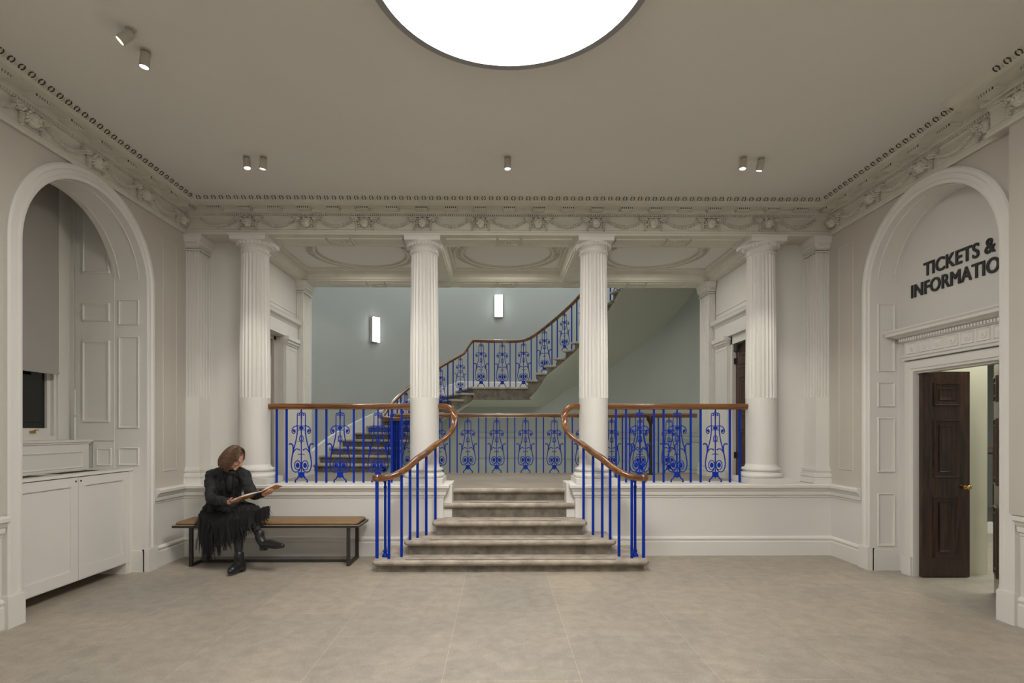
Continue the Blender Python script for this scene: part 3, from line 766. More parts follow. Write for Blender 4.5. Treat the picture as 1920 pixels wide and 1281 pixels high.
# rail guarding the well at the back of the landing
root = empty('iron_railing', (0, 9.06, .80), 0, 'straight blue iron railing with wooden handrail guarding the stairwell behind the central columns', 'railing', 'blue iron railings with lyre panels')
mb = MB(); handrail(mb, [(-1.84, 9.06, 1.758), (0, 9.06, 1.758), (2, 9.06, 1.758), (3.19, 9.06, 1.758)]); mb.build('handrail', M['rail'], root, True, 45)
for k in range(-2, 8):
    cx = -.645 + .482 * k
    if cx < 3.1: put_lyre(root, cx, 9.06, .80, 0, .922)
    for dx in (-.18, .18):
        if -1.8 < cx + dx < 3.2: put_bar(root, cx + dx, 9.06, .80, .926, 0, .85)
# curving stair railing
root = empty('iron_railing', (-2.1, 9.4, .785), 0, 'blue iron railing rising round the inner edge of the curved staircase', 'railing', 'blue iron railings with lyre panels')
def zrail(t):
    if t > 113: return zp(t) + .80
    if t > 108: f = (113 - t) / 5; return (zp(113) + .80) * (1 - f) + 3.39 * f
    e_ = 2.42 + .145 * ((77 - t) / 5.55 + 1) + .83 - 3.39
    return 3.39 + .06 * math.log(1 + math.exp(max(-20, min(20, e_ / .06)))) * (1 if e_ < 1.1 else e_ / (.06 * math.log(1 + math.exp(min(20, e_ / .06)))) if e_ < 1.2 else 1) if e_ < 1.15 and t > 52 else zp(t) + .83
RR = RI + .02
path = [(-1.80, 9.12, 1.70), (-1.78, 9.07, 1.70), (-1.84, 9.03, 1.70), (-1.93, 9.03, 1.70), (-2.03, 9.08, 1.71), (-2.13, 9.20, 1.74)]
path = cr(path, 4)
t = 176.0; rp = []
while t >= 2: rp.append(t); t -= 1.5
for t in rp: x, y = pol(RR, t); path.append((x, y, max(1.745, zrail(t))))
mb = MB(); handrail(mb, path, scale=.95); mb.build('handrail', M['rail'], root, True, 45)
c = 91.4 + 11.9 * 6
while c > 8:
    if c < 172:
        x, y = pol(RR, c); z = max(zt(c + 1.5), zt(c - 1.5)) if c < 77 or c > 108 else 2.42
        h = min(PH, zrail(c) - .03 - z); h = zrail(c) - .03 - z
        put_lyre(root, x, y, z, math.radians(c - 90), h)
    for d in (-4.35, 4.35):
        tt = c + d
        if 4 < tt < 175:
            x, y = pol(RR, tt); z = zt(tt); put_bar(root, x, y, z, zrail(tt) - .03 - z, math.radians(tt), .85)
    c -= 11.9
for i in range(7):
    a = 2 * PI * i / 7; put_bar(root, -1.86 + .055 * math.cos(a), 9.10 + .055 * math.sin(a), .785, .90, a, .9)
# bronze newel post beside the right railing
mb = MB(); mb.lathe([(.06, .785), (.06, .80), (.028, .81), (.024, 1.60), (.03, 1.62), (.06, 1.68), (.066, 1.72), (.064, 1.745), (.02, 1.76)], (2.36, 8.85), 20)
tag(mb.build('newel_post', M['bronze'], None, True), 'dark bronze post with a flared cap standing behind the right railing', 'post')

# ------------------------------------------------------------------ left niche: window, blind, cabinet
Xa, Xb = -XW - .31, -4.72
yn0, yn1 = ARCY - ARCR, ARCY + ARCR
mb = MB()
mb.box(Xa, yn1, 0, Xb - .1, yn1 + .08, 4.15); mb.box(Xa, yn0 - .08, 0, Xb - .1, yn0, 4.15); mb.box(Xa + .0, yn0 - .1, 4.1, Xb - .1, yn1 + .1, 4.2)
for i in range(40):   # spandrel above the inner arch
    a0 = PI - PI * i / 40; a1 = PI - PI * (i + 1) / 40
    y0, z0 = ARCY + ARCR * math.cos(a0), ARCZ + ARCR * math.sin(a0); y1, z1 = ARCY + ARCR * math.cos(a1), ARCZ + ARCR * math.sin(a1)
    mb.prism([(Xa, y0, z0), (Xa, y1, z1), (Xa, y1, 4.15), (Xa, y0, 4.15)], (-.02, 0, 0))
# back wall around window
WZ0, WZ1, WY0, WY1 = 1.42, 3.95, 4.42, 5.66
mb.box(Xb - .1, yn0, 0, Xb, yn1, WZ0); mb.box(Xb - .1, WY1 + .03, WZ0, Xb, yn1, 4.15); mb.box(Xb - .1, yn0, WZ0, Xb, WY0 - .03, 4.15); mb.box(Xb - .1, WY0 - .03, WZ1, Xb, WY1 + .03, 4.15)
struct(mb.build('wall_niche_left', M['white']))
for yj, ny, lab, g in ((yn1, -1, 'tall white panelled shutter on the far side of the left window niche', 'panelled shutters'),):
    mb = MB(); mb.box(Xa - .012, yj + ny * .012, 1.41, Xb + .06, yj, 4.05)
    for zt_, zb_ in ((3.95, 3.19), (2.88, 2.68), (2.48, 1.60)):
        frame_panel(mb, (Xa - .045, yj + ny * .012, zb_), (-1, 0, 0), (0, 0, 1), (0, ny, 0), .30, zt_ - zb_, .055, .014)
    mb.tube([(Xa - .006, yj + ny * .008, 1.1), (Xa - .006, yj + ny * .008, 3.4)], .007, 6)
    mb.box(Xa - .012, yj + ny * .01, .9, Xb + .25, yj, 1.395)
    frame_panel(mb, (Xa - .03, yj + ny * .01, 1.14), (-1, 0, 0), (0, 0, 1), (0, ny, 0), .16, .19, .03, .012)
    tag(mb.build('window_shutter', M['white'], None, True), lab, 'shutter')
win = struct(MB().box(Xb - .02, WY0 - .03, WZ0, Xb + .02, WY1 + .03, WZ0 + .04).build('window_1', M['white']))
mb = MB()
mb.box(Xb - .05, WY1 - .05, WZ0, Xb + .015, WY1 + .03, WZ1); mb.box(Xb - .05, WY0 - .03, WZ0, Xb + .015, WY0 + .05, WZ1); mb.box(Xb - .05, WY0, WZ1 - .05, Xb + .015, WY1, WZ1 + .03)
mb.box(Xb - .02, WY1 - .02, WZ0, Xb + .035, WY1 + .06, WZ1)
mb.build('window_frame', M['white'], win)
mb = MB(); mb.box(Xb - .06, WY0 + .05, 1.46, Xb - .02, WY1 - .05, 1.54); mb.box(Xb - .06, WY0 + .05, 2.65, Xb - .02, WY1 - .05, 2.72)
mb.box(Xb - .06, WY1 - .09, 1.54, Xb - .02, WY1 - .05, 3.9); mb.box(Xb - .06, WY0 + .05, 1.54, Xb - .02, WY0 + .09, 3.9)
sash = mb.build('sash', M['white'], win)
mb = MB(); mb.box(Xb - .055, WY0 + .09, 1.54, Xb - .045, WY1 - .09, 3.9); mb.build('pane', M['glass'], sash)
mb = MB(); mb.box(Xb - .02, 5.36, 1.49, Xb - .005, 5.42, 1.515); mb.tube([(Xb - .01, 5.39, 1.51), (Xb + .02, 5.40, 1.525), (Xb + .03, 5.41, 1.515)], .006, 6); mb.build('sash_lift', M['brass'], sash)
# blind
bl = empty('roller_blind', (Xb + .10, 5.05, 2.1), 0, 'grey roller blind pulled most of the way down the left window', 'blind')
mb = MB(); mb.box(Xb + .095, yn0 + .04, 2.11, Xb + .099, 5.57, 4.02); mb.build('blind_fabric', M['blind'], bl)
mb = MB(); mb.box(Xb + .09, yn0 + .04, 2.085, Xb + .104, 5.57, 2.112); mb.build('bottom_bar', M['blind'], bl)
mb = MB(); mb.tube([(Xb + .08, 5.79, 3.9), (Xb + .08, 5.79, 1.9)], .003, 5); mb.tube([(Xb + .09, 5.79, 1.95), (Xb + .09, 5.79, 1.68)], .007, 6); mb.tube([(Xb + .09, 5.79, 1.66), (Xb + .09, 5.79, 1.42)], .011, 8); mb.build('pull_cord', M['page'], bl, True)
# sill box
sb = MB(); sb.box(Xb, yn0, 1.0, -4.49, 5.80, 1.395)
run(sb, [(-4.49, yn0), (-4.49, 5.80), (Xb, 5.80)], [(0, 1.375), (.012, 1.38), (.014, 1.39), (.028, 1.40), (.03, 1.42), (-.1, 1.422)], -1)
sb.box(Xb, yn0, 1.39, -4.48, 5.80, 1.42)
frame_panel(sb, (-4.49, yn0 + .1, 1.13), (0, 1, 0), (0, 0, 1), (1, 0, 0), 1.30, .17, .02, .01)
o = struct(sb.build('window_sill', M['white'], win, True, 30))
# cabinet
cab = empty('radiator_cabinet', (-4.2, ARCY, 0), 0, 'low white two-door cabinet filling the arched niche below the window', 'cabinet')
XF = -4.056
mb = MB(); mb.box(-4.47, yn0 + .003, .0, -4.44, yn1 - .003, 1.08); mb.box(-4.45, yn1 - .09, 0, XF - .01, yn1 - .003, 1.08); mb.box(-4.45, yn0 + .003, 0, XF - .01, yn0 + .09, 1.08)
mb.box(-4.44, yn0 + .05, .10, XF - .04, yn1 - .05, .12)
mb.box(XF - .02, yn0 + .003, .0, XF - .001, yn0 + .03, 1.09); mb.box(XF - .02, yn1 - .06, 0, XF - .001, yn1 - .003, 1.09)
mb.build('carcass', M['white'], cab)
mb = MB(); mb.box(-4.16, yn0 + .003, 1.09, XF + .012, yn1 - .003, 1.115); mb.box(-4.49, yn0 + .003, 1.09, -4.40, yn1 - .003, 1.115); mb.box(-4.41, 4.95, 1.09, -4.15, 5.02, 1.115); mb.box(-4.41, 5.62, 1.09, -4.15, yn1 - .003, 1.115); mb.build('cabinet_top', M['white'], cab)
mb = MB(); mb.box(-4.42, yn0 + .01, 1.02, -4.10, yn1 - .1, 1.108); mb.build('painted_slot_shade', M['gap_shade'], cab)  # solid dark box painted as the shade below the top slots
for (a, b_, kx) in ((yn0 + .035, 5.092, 5.065), (5.098, yn1 - .065, 5.125)):
    mb = MB(); w = .085
    mb.box(XF - .02, a, .12, XF - .0135, b_, 1.082)
    mb.box(XF - .014, a, .12, XF, a + w, 1.082); mb.box(XF - .014, b_ - w, .12, XF, b_, 1.082); mb.box(XF - .014, a + w, .12, XF, b_ - w, .12 + w + .02); mb.box(XF - .014, a + w, 1.082 - w, XF, b_ - w, 1.082)
    d = mb.build('door', M['white'], cab)
    mb = MB(); mb.lathe([(.009, 0), (.009, .002)], (0, 0), 12); mb.xform(Matrix.Translation((XF, kx, 1.045)) @ Matrix.Rotation(PI / 2, 4, 'Y')); mb.build('painted_finger_hole', M['gap_shade'], d)  # dark disc painted as a shaded hole, door is not cut

# ------------------------------------------------------------------ right niche: doorway with sign
XR = XW + .28
dy0, dy1 = 4.60, 5.585
mb = MB()
mb.box(XR, dy1, 0, XR + .1, yn1 + .12, 4.1); mb.box(XR, yn0 - .12, 0, XR + .1, dy0, 4.1); mb.box(XR, dy0, 2.13, XR + .1, dy1, 4.1)
struct(mb.build('wall_niche_right', M['wall_low']))
D1 = struct(MB().box(XR - .005, dy0 - .02, 2.11, XR + .1, dy1 + .02, 2.14).build('door_1', M['white']))
mb = MB()
cas = [(0, 0), (0, .035), (.02, .04), (.028, .05), (.095, .05), (.11, .035), (.12, 0)]
P = [(XR, dy0, 0), (XR, dy0, 2.13), (XR, dy1, 2.13), (XR, dy1, 0)]; A = [(0, -1, 0), (0, -1, 1), (0, 1, 1), (0, 1, 0)]
mb.sweep(P, A, (-1, 0, 0), cas)
for y0, y1 in ((dy0 - .13, dy0 - .004), (dy1 + .004, dy1 + .13)): mb.box(XR - .06, y0, 0, XR + .002, y1, .2)
mb.build('door_casing', M['white'], D1, True, 30)
mb = MB(); 
run(mb, [(XR, dy1 + .11), (XR - .04, dy1 + .11), (XR - .04, dy0 - .11), (XR, dy0 - .11)], [(0, 2.25), (.012, 2.255), (.014, 2.275), (.03, 2.285), (.03, 2.30), (0, 2.305), (0, 2.44), (.02, 2.445), (.022, 2.455), (.022, 2.485), (.06, 2.495), (.075, 2.51), (.12, 2.52), (.125, 2.545), (.14, 2.56), (.145, 2.575), (-.05, 2.58)], -1)
for i in range(38):
    y = dy0 - .10 + i * .0325; mb.box(XR - .085, y, 2.455, XR - .06, y + .018, 2.483)
for i in range(7):
    y = dy0 - .075 + i * .166
    frame_panel(mb, (XR - .04, y, 2.315), (0, 1, 0), (0, 0, 1), (-1, 0, 0), .135, .115, .012, .010)
    mb.ball((XR - .042, y + .068, 2.372), (.010, .034, .034), 12, 7); mb.ball((XR - .052, y + .068, 2.372), (.008, .012, .012), 8, 5)
mb.build('door_entablature', M['white'], D1, True, 25)
def panel_door(name, W, H, mat, panels, t=.045):
    """door in local frame: hinge at x=0, leaf along +x, thickness along y"""
    mb = MB(); mb.box(0, 0, 0, W, t, H)
    o = mb.build(name, mat)
    for (z0, z1) in panels:
        for yy, ny in ((0, -1), (t, 1)):
            p_ = MB(); frame_panel(p_, (.11, yy, z0), (1, 0, 0), (0, 0, 1), (0, ny, 0), W - .22, z1 - z0, .035, .014)
            frame_panel(p_, (.165, yy, z0 + .055), (1, 0, 0), (0, 0, 1), (0, ny, 0), W - .33, z1 - z0 - .11, .03, .012)
            q = p_.build('door_panel', mat, None, True); q.parent = o
    return o
kn = None
for (hy, ang, lab) in ((dy1 - .012, 0, 'far'), (dy0 + .012, math.radians(51), 'near')):
    d = panel_door('door_leaf', .49, 2.115, M['walnut'], [(.20, .83), (1.02, 1.62), (1.76, 2.0)])
    d.location = (XR + .02, hy - (.045 if lab == 'far' else 0), .008); d.rotation_euler = (0, 0, ang); d.parent = D1; d.matrix_parent_inverse = parent_inv(D1)
    mb = MB(); mb.lathe([(.022, 0), (.022, .006), (.008, .01), (.008, .03), (.018, .038), (.024, .05), (.018, .062), (.005, .066)], n=14)
    mb.xform(Matrix.Translation((.44, 0, .925)) @ Matrix.Rotation(PI / 2, 4, 'X')); k_ = mb.build('door_knob', M['brass'], None, True); k_.parent = d
# lettering on the wall
sign = empty('wall_sign', (XR - .02, ARCY, 3.0), 0, 'black raised wall lettering reading TICKETS & INFORMATION above the right doorway', 'sign')
def text_letters(s, base_z, cap, width):
    cu = bpy.data.curves.new('lettering', 'FONT'); cu.body = s; cu.size = 1; cu.extrude = .012; cu.offset = 0; cu.space_character = 1.04; cu.resolution_u = 6
    to = bpy.data.objects.new('lettering', cu); C.objects.link(to)
    bpy.context.view_layer.update()
    me = bpy.data.meshes.new_from_object(to.evaluated_get(bpy.context.evaluated_depsgraph_get())); bpy.data.objects.remove(to)
    xs = [v.co.x for v in me.vertices]; ys = sorted(v.co.y for v in me.vertices)
    x0, x1 = min(xs), max(xs); ref = .729
    sx = width / (x1 - x0); sy = cap / ref
    # split into letters by connected islands sorted by x, merging those of one glyph
    bm = bmesh.new(); bm.from_mesh(me)
    seen = set(); isl = []
    for v in bm.verts:
        if v in seen: continue
        st = [v]; seen.add(v); comp = []
        while st:
            a = st.pop(); comp.append(a)
            for e in a.link_edges:
                b_ = e.other_vert(a)
                if b_ not in seen: seen.add(b_); st.append(b_)
        isl.append(comp)
    isl.sort(key=lambda c_: min(v.co.x for v in c_))
    for comp in isl:
        cs = set(comp); idx = {v: i for i, v in enumerate(comp)}
        vs = [(XR - .007 - v.co.z * .35, ARCY + (width / 2 - (v.co.x - x0) * sx), base_z + v.co.y * sy) for v in comp]
        fs = [tuple(idx[v] for v in f.verts) for f in bm.faces if f.verts[0] in cs]
        b_ = MB()
        for q_, (ey, ez) in enumerate(((.003, .003), (-.003, .003), (.003, -.003), (-.003, -.003), (.0042, 0), (-.0042, 0))): b_.add([(p_[0] - q_ * .0002, p_[1] + ey, p_[2] + ez) for p_ in vs], fs)
        b_.build('letter', M['letter'], sign)
    bm.free()
text_letters('TICKETS &', 3.088, .138, .79)
text_letters('INFORMATION', 2.905, .138, 1.12)
# space seen through the doorway
mb = MB(); mb.box(XR + .1, 5.635, 0, 4.99, 5.75, 3); mb.box(4.99, 5.70, 0, 5.06, 5.75, 3); struct(mb.build('wall_passage', M['cream_green']))
mb = MB(); mb.box(XR + .1, 3.2, 3.0, 12, 11, 3.1); struct(mb.build('ceiling_passage', M['ceil']))
mb = MB(); mb.box(4.9, 10.5, 0, 12, 10.6, 3.0); mb.box(11.9, 3.0, 0, 12, 10.6, 3.0); mb.box(XR + .1, 3.2, 0, 12, 3.3, 3.0); mb.box(5.0, 5.75, 0, 5.06, 10.5, 3.0); mb.box(XR+.1,3.3,0,XR+.14,yn0-.1,3.0)
struct(mb.build('wall_passage_far', M['board']))
pr = empty('stair_guard_rail', (7.2, 7.9, 0), 0, 'slim dark balustrade with a wooden top rail seen through the open right doorway', 'railing')
mb = MB(); mb.box(6.2, 7.93, 1.24, 9.2, 7.99, 1.27); mb.build('handrail', M['rail'], pr)
mb = MB(); mb.box(6.2, 7.94, 1.16, 9.2, 7.98, 1.185); mb.build('lower_rail', M['black'], pr)
for k in range(14):
    mb = MB(); mb.box(6.3 + k * .13, 7.945, .15, 6.33 + k * .13, 7.975, 1.24); mb.build('baluster', M['black'], pr)
mb = MB(); mb.box(6.2, 7.90, 0, 9.2, 8.02, .15); mb.build('kerb', M['page'], pr)

# ------------------------------------------------------------------ loggia doors
dr = struct(MB().box(3.385, 7.2, .785, 3.475, 8.12, .80).build('door_2', M['white']))
mb = MB(); mb.box(3.36, 8.06, .785, 3.46, 8.12, 2.92); mb.box(3.36, 7.2, 2.80, 3.46, 8.12, 2.92); mb.box(3.36, 7.2, .785, 3.46, 7.26, 2.92); mb.build('door_frame', M['white'], dr)
d = panel_door('door_leaf', .80, 1.99, M['mahog'], [(.15, .75), (.92, 1.5), (1.62, 1.88)]); d.rotation_euler = (0, 0, PI / 2); d.location = (3.46, 7.26, .80); d.parent = dr; d.matrix_parent_inverse = parent_inv(dr)
mb = MB(); mb.box(3.37, 7.93, 2.68, 3.43, 8.03, 2.79); mb.tube([(3.38, 7.95, 2.76), (3.36, 7.8, 2.78), (3.38, 7.66, 2.79)], .008, 6); mb.build('door_closer', M['black'], dr)
for z in (1.1, 2.5):
    mb = MB(); mb.box(3.385, 8.04, z, 3.42, 8.068, z + .09); mb.build('hinge', M['black'], dr)
dl = struct(MB().box(-3.48, 7.2, .785, -3.40, 8.12, .79).build('door_3', M['white']))
mb = MB(); mb.box(-3.50, 8.06, .785, -3.46, 8.12, 2.92); mb.box(-3.50, 7.2, 2.86, -3.46, 8.12, 2.92); mb.build('door_frame', M['wall'], dl)
mb = MB(); mb.box(-3.78, 8.58, .785, -3.66, 8.62, 2.68); mb.build('door_leaf', M['white'], dl)
mb = MB(); mb.box(-4.9, 6.96, .785, -4.8, 9.5, 3.1); mb.box(-4.9, 9.0, .785, -3.46, 9.1, 3.1); mb.box(-4.9, 6.96, 3.1, -3.4, 9.1, 3.2); mb.box(-4.9, 6.9, .785, -4.05, 7.0, 3.1)
struct(mb.build('wall_side_room', M['wall']))
# notice board on stair hall wall
mb = MB(); mb.box(-3.445, 9.15, 2.02, -3.425, 9.76, 2.82)
tag(mb.build('notice_board', M['board']), 'narrow pale grey board on the stair hall wall beside the left rear pilaster', 'board')

# ------------------------------------------------------------------ lights (fixtures)
cl = empty('ceiling_light', (-.06, 3.14, 4.2), 0, 'huge round glowing ceiling light with a thin grey rim', 'light')
mb = MB(); n = 96
prof = [(.815, 4.185), (.862, 4.185), (.868, 4.20), (.864, 4.279), (.815, 4.279)]
mb.loft([[(-.06 + r * math.cos(2 * PI * k / n), 3.14 + r * math.sin(2 * PI * k / n), z) for k in range(n)] for r, z in prof + [prof[0]]], cap=False)
mb.build('rim', M['grey_rim'], cl, True)
mb = MB(); mb.add([(-.06 + .826 * math.cos(-2 * PI * k / n), 3.14 + .826 * math.sin(-2 * PI * k / n), 4.202) for k in range(n)], [tuple(range(n))]); mb.build('diffuser', M['disc'], cl)
def spotlight(x, y, z, tilt, az, label, L=.095):
    r_ = empty('spotlight', (x, y, z), 0, label, 'spotlight', 'small ceiling spotlights')
    m1 = MB(); m1.lathe([(.034, z), (.034, z - .012), (.012, z - .013), (.010, z - .03)], (x, y), 20); m1.build('mount', M['fixture'], r_, True)
    mt = Matrix.Translation((x, y, z - .03)) @ Matrix.Rotation(az, 4, 'Z') @ Matrix.Rotation(tilt, 4, 'Y')
    m2 = MB(); m2.lathe([(.005, .008), (.030, .006), (.034, .0), (.034, -L), (.030, -L), (.029, -L + .008)], n=24); m2.xform(mt); m2.build('barrel', M['fixture'], r_, True)
    m3 = MB(); m3.lathe([(.0285, -L + .006), (.001, -L + .005)], n=20); m3.xform(mt); m3.build('lens', M['lens'], r_)
    return r_
def spot_lamp(loc, tgt, e, size=60, col=(1, .93, .84)):
    l = bpy.data.lights.new('spot_lamp', 'SPOT'); l.energy = e * 2.6; l.spot_size = math.radians(size); l.spot_blend = .7; l.color = col; l.shadow_soft_size = .04
    o = bpy.data.objects.new('spot_lamp', l); C.objects.link(o); o.location = loc
    o.rotation_euler = (Vector(tgt) - Vector(loc)).to_track_quat('-Z', 'Y').to_euler(); return o
SP = [(-2.655, 3.74, .75, .35, 'tilted ceiling spotlight nearest the left wall at the front'), (-2.69, 3.95, .12, 0, 'upright ceiling spotlight just behind the tilted one, front left'),
      (-2.67, 5.48, .15, 2.5, 'left one of the pair of spotlights near the left columns'), (-2.50, 5.48, .18, -.6, 'right one of the pair of spotlights near the left columns'),
      (-.04, 5.46, .0, 0, 'single spotlight on the ceiling centred over the steps'), (2.34, 5.44, .1, .3, 'left one of the pair of spotlights near the right columns'), (2.53, 5.46, .3, -1.2, 'bright right one of the pair of spotlights near the right columns')]
for x, y, ti, az, lb in SP: spotlight(x, y, ZC, ti, az, lb)
spotlight(1.40, 7.30, 4.07, .5, -2.6, 'left one of two spotlights inside the portico beside the third column', .09)
spotlight(1.50, 7.18, 4.07, .5, -2.2, 'right one of two spotlights inside the portico beside the third column', .09)
spotlight(-1.36, 7.25, 4.07, .9, 2.6, 'spotlight inside the portico by the round moulding left of the second column', .09)
def sconce(th, z, lab):
    x, y = pol(RS, th); a = math.radians(th)
    r_ = empty('wall_light', (x, y, z), 0, lab, 'wall light', 'glowing wall lights in the stair hall')
    mt = Matrix.Translation((x, y, z)) @ Matrix.Rotation(a - PI / 2, 4, 'Z')
    m1 = MB().box(-.09, -.085, -.26, .09, -.005, .26); m1.xform(mt); m1.build('backplate', M['page'], r_)
    m2 = MB().box(-.085, -.10, -.255, .085, -.086, .255); m2.xform(mt); m2.build('diffuser', M['sconce'], r_)
sconce(143.0, 3.61, 'glowing upright wall light on the left curve of the stair hall')
sconce(92.2, 4.42, 'glowing upright wall light above the half landing handrail')

def area(loc, size, e, col, rot=(0, 0, 0), shape='SQUARE', sy=None, tgt=None):
    l = bpy.data.lights.new('area_lamp', 'AREA'); l.energy = e; l.color = col; l.size = size
    if sy: l.shape = 'RECTANGLE'; l.size_y = sy
    o = bpy.data.objects.new('area_lamp', l); C.objects.link(o); o.location = loc; o.rotation_euler = rot
    if tgt: o.rotation_euler = (Vector(tgt) - Vector(loc)).to_track_quat('-Z', 'Y').to_euler()
    return o
area((0, 11, 7.4), 3.5, 140, (.90, .97, 1))                 # added cool lamp high in the stair hall, ceiling has no opening
area((.5, 11, -2.3), 2.5, 45, (.95, 1, .80), (PI, 0, 0))     # basement light
area((0, 7.8, 4.0), .9, 20, (1, .93, .84))                  # portico
for x in (-2.1, 2.1): area((x, 7.8, 4.0), .8, 14, (1, .95, .86))
area((6.5, 6.0, 2.9), 2, 90, (1, .99, .88))                 # room beyond the doorway
area((4.75, 5.1, 2.9), .5, 10, (1, .99, .88))
area((-4.2, 8.2, 3.0), .5, 4, (1, .92, .85))
area((0, -2.9, 1.9), 5.0, 60, (1, .965, .91), (math.radians(105), 0, 0), sy=2.4)               # added rectangular fill lamp, unseen behind the camera
for x, y, t in ((-2.67, 5.48, (-3.2, 6.6, 1.2)), (-2.5, 5.48, (-1.1, 6.6, 1.5)), (2.34, 5.44, (1.2, 6.6, 1.5)), (2.53, 5.46, (3.3, 6.6, 1.3)), (-.04, 5.46, (0, 6.3, .3))):
    spot_lamp((x, y, 4.10), t, 26, 50)
spot_lamp((-2.69, 3.95, 4.1), (-2.6, 5.6, 0), 12, 60)
for x in (-1.7, 0, 1.7):  # added spots out of view, they brighten the columns
    o_ = spot_lamp((x, 1.6, 4.15), (x * 1.2, 6.7, 1.5), 48, 62, (1, .98, .94)); o_.data.shadow_soft_size = .25

# ------------------------------------------------------------------ bench
bn = empty('bench', (-2.72, 6.25, 0), 0, 'long low bench with tan leather pad and dark metal frame below the left railing', 'bench')
bx0, bx1, by0, by1 = -3.755, -1.685, 6.035, 6.48
mb = MB(); z0, z1 = .432, .458
P = [(bx0, by0), (bx1, by0), (bx1, by1), (bx0, by1)]
mb.box(bx0, by0, z0, bx1, by0 + .03, z1); mb.box(bx0, by1 - .03, z0, bx1, by1, z1); mb.box(bx0, by0 + .03, z0, bx0 + .03, by1 - .03, z1); mb.box(bx1 - .03, by0 + .03, z0, bx1, by1 - .03, z1); mb.box(bx0 + .03, by0 + .03, z0 + .008, bx1 - .03, by1 - .03, z1 - .002)
mb.build('seat_frame', M['black'], bn)
mb = MB()
for a in ((bx0, by0, bx1, by0 + .004), (bx0, by1 - .004, bx1, by1), (bx0, by0 + .004, bx0 + .004, by1 - .004), (bx1 - .004, by0 + .004, bx1, by1 - .004)): mb.box(a[0], a[1], z1, a[2], a[3], z1 + .005)
mb.build('edge_trim', M['piping'], bn)
mb = MB(); n = []
def rr(x0, y0, x1, y1, z, r=.03, k=5):
    out = []
    for cx, cy, a0 in ((x1 - r, y0 + r, -PI / 2), (x1 - r, y1 - r, 0), (x0 + r, y1 - r, PI / 2), (x0 + r, y0 + r, PI)):
        for i in range(k + 1): a = a0 + PI / 2 * i / k; out.append((cx + r * math.cos(a), cy + r * math.sin(a), z))
    return out
e = [(0.02, z1 + .001), (.012, z1 + .012), (.014, z1 + .028), (.024, z1 + .038), (.045, z1 + .043), (.10, z1 + .045)]
mb.loft([rr(bx0 + .01 + d_, by0 + .01 + d_, bx1 - .01 - d_, by1 - .01 - d_, z) for d_, z in e]); mb.build('seat_pad', M['leather'], bn, True, 60)
for x in (-3.56, -1.81):
    for y in (by0 + .02, by1 - .055):
        mb = MB(); mb.box(x - .018, y, 0, x + .018, y + .035, z0); mb.build('leg', M['black'], bn)
    mb = MB(); mb.box(x - .018, by0 + .055, 0, x + .018, by1 - .055, .03); mb.build('floor_bar', M['black'], bn)
mb = MB(); mb.box(-3.542, 6.24, 0.002, -1.828, 6.27, .03); mb.build('stretcher', M['black'], bn)

# ------------------------------------------------------------------ person
def remesh_build(mb, name, mats, parent, vox=.007, smooth_it=4, matfn=None, noise=0, nscale=8):
    me = bpy.data.meshes.new(name + '_src'); me.from_pydata(mb.v, [], mb.f); fix_normals(me)
    t_ = bpy.data.objects.new(name + '_src', me); C.objects.link(t_)
    md_ = t_.modifiers.new('r', 'REMESH'); md_.mode = 'VOXEL'; md_.voxel_size = vox
    sm = t_.modifiers.new('s', 'SMOOTH'); sm.iterations = smooth_it; sm.factor = .5
    bpy.context.view_layer.update()
    m2 = bpy.data.meshes.new_from_object(t_.evaluated_get(bpy.context.evaluated_depsgraph_get()))
    bpy.data.objects.remove(t_); bpy.data.meshes.remove(me); m2.name = name
    m2.materials.clear()
    for q in (mats if isinstance(mats, (list, tuple)) else [mats]): m2.materials.append(q)
    if noise:
        from mathutils import noise as mn
        for v in m2.vertices:
            d_ = mn.noise(v.co * nscale) * noise + mn.noise(v.co * nscale * 2.7) * noise * .5
            v.co += v.normal * d_
    if matfn:
        for p_ in m2.polygons: p_.material_index = matfn(p_.center)
    m2.polygons.foreach_set('use_smooth', [True] * len(m2.polygons))
    o_ = bpy.data.objects.new(name, m2); C.objects.link(o_)
    if parent: o_.parent = parent; o_.matrix_parent_inverse = parent_inv(parent)
    return o_
def limb(mb, pts, rs, n=14, k=5):
    q = cr([Vector((*p_, r)) if False else Vector(p_) for p_ in pts], k); R = []
    for i in range(len(q)):
        u = i / k; a = int(min(u, len(rs) - 1)); b_ = min(a + 1, len(rs) - 1); R.append(rs[a] + (rs[b_] - rs[a]) * (u - a))
    mb.tube(q, R, n)
    mb.ball(q[0], rs[0], n, 9); mb.ball(q[-1], rs[-1], n, 9)
hipR, hipL = (-3.30, 6.20, .585), (-3.20, 6.28, .585)
kneeR, kneeL = (-2.84, 5.98, .625), (-2.93, 5.86, .545)
ankR, ankL = (-2.675, 5.80, .36), (-2.893, 5.79, .14)
shR, shL = (-3.385, 6.17, 1.005), (-2.975, 6.09, 1.01)
elR, elL = (-3.30, 6.00, .76), (-2.85, 6.01, .80)
wrR, wrL = (-3.00, 5.79, .752), (-2.665, 5.875, .828)
neck0, neck1 = (-3.15, 6.12, 1.06), (-3.09, 6.06, 1.13)
HC = Vector((-3.055, 6.025, 1.205))
Fd = Vector((.84, -.05, -.54)).normalized()      # gaze
Rt = Fd.cross(Vector((0, 0, 1))).normalized(); Up = Rt.cross(Fd).normalized()
def hd(f, r, u): return tuple(HC + Fd * f + Rt * r + Up * u)
mb = MB()
st = len(mb.v); mb.ball((0, 0, 0), (.088, .074, .108), 20, 14)
Mh = Matrix((( Fd.x, Rt.x, Up.x, HC.x), (Fd.y, Rt.y, Up.y, HC.y), (Fd.z, Rt.z, Up.z, HC.z), (0, 0, 0, 1)))
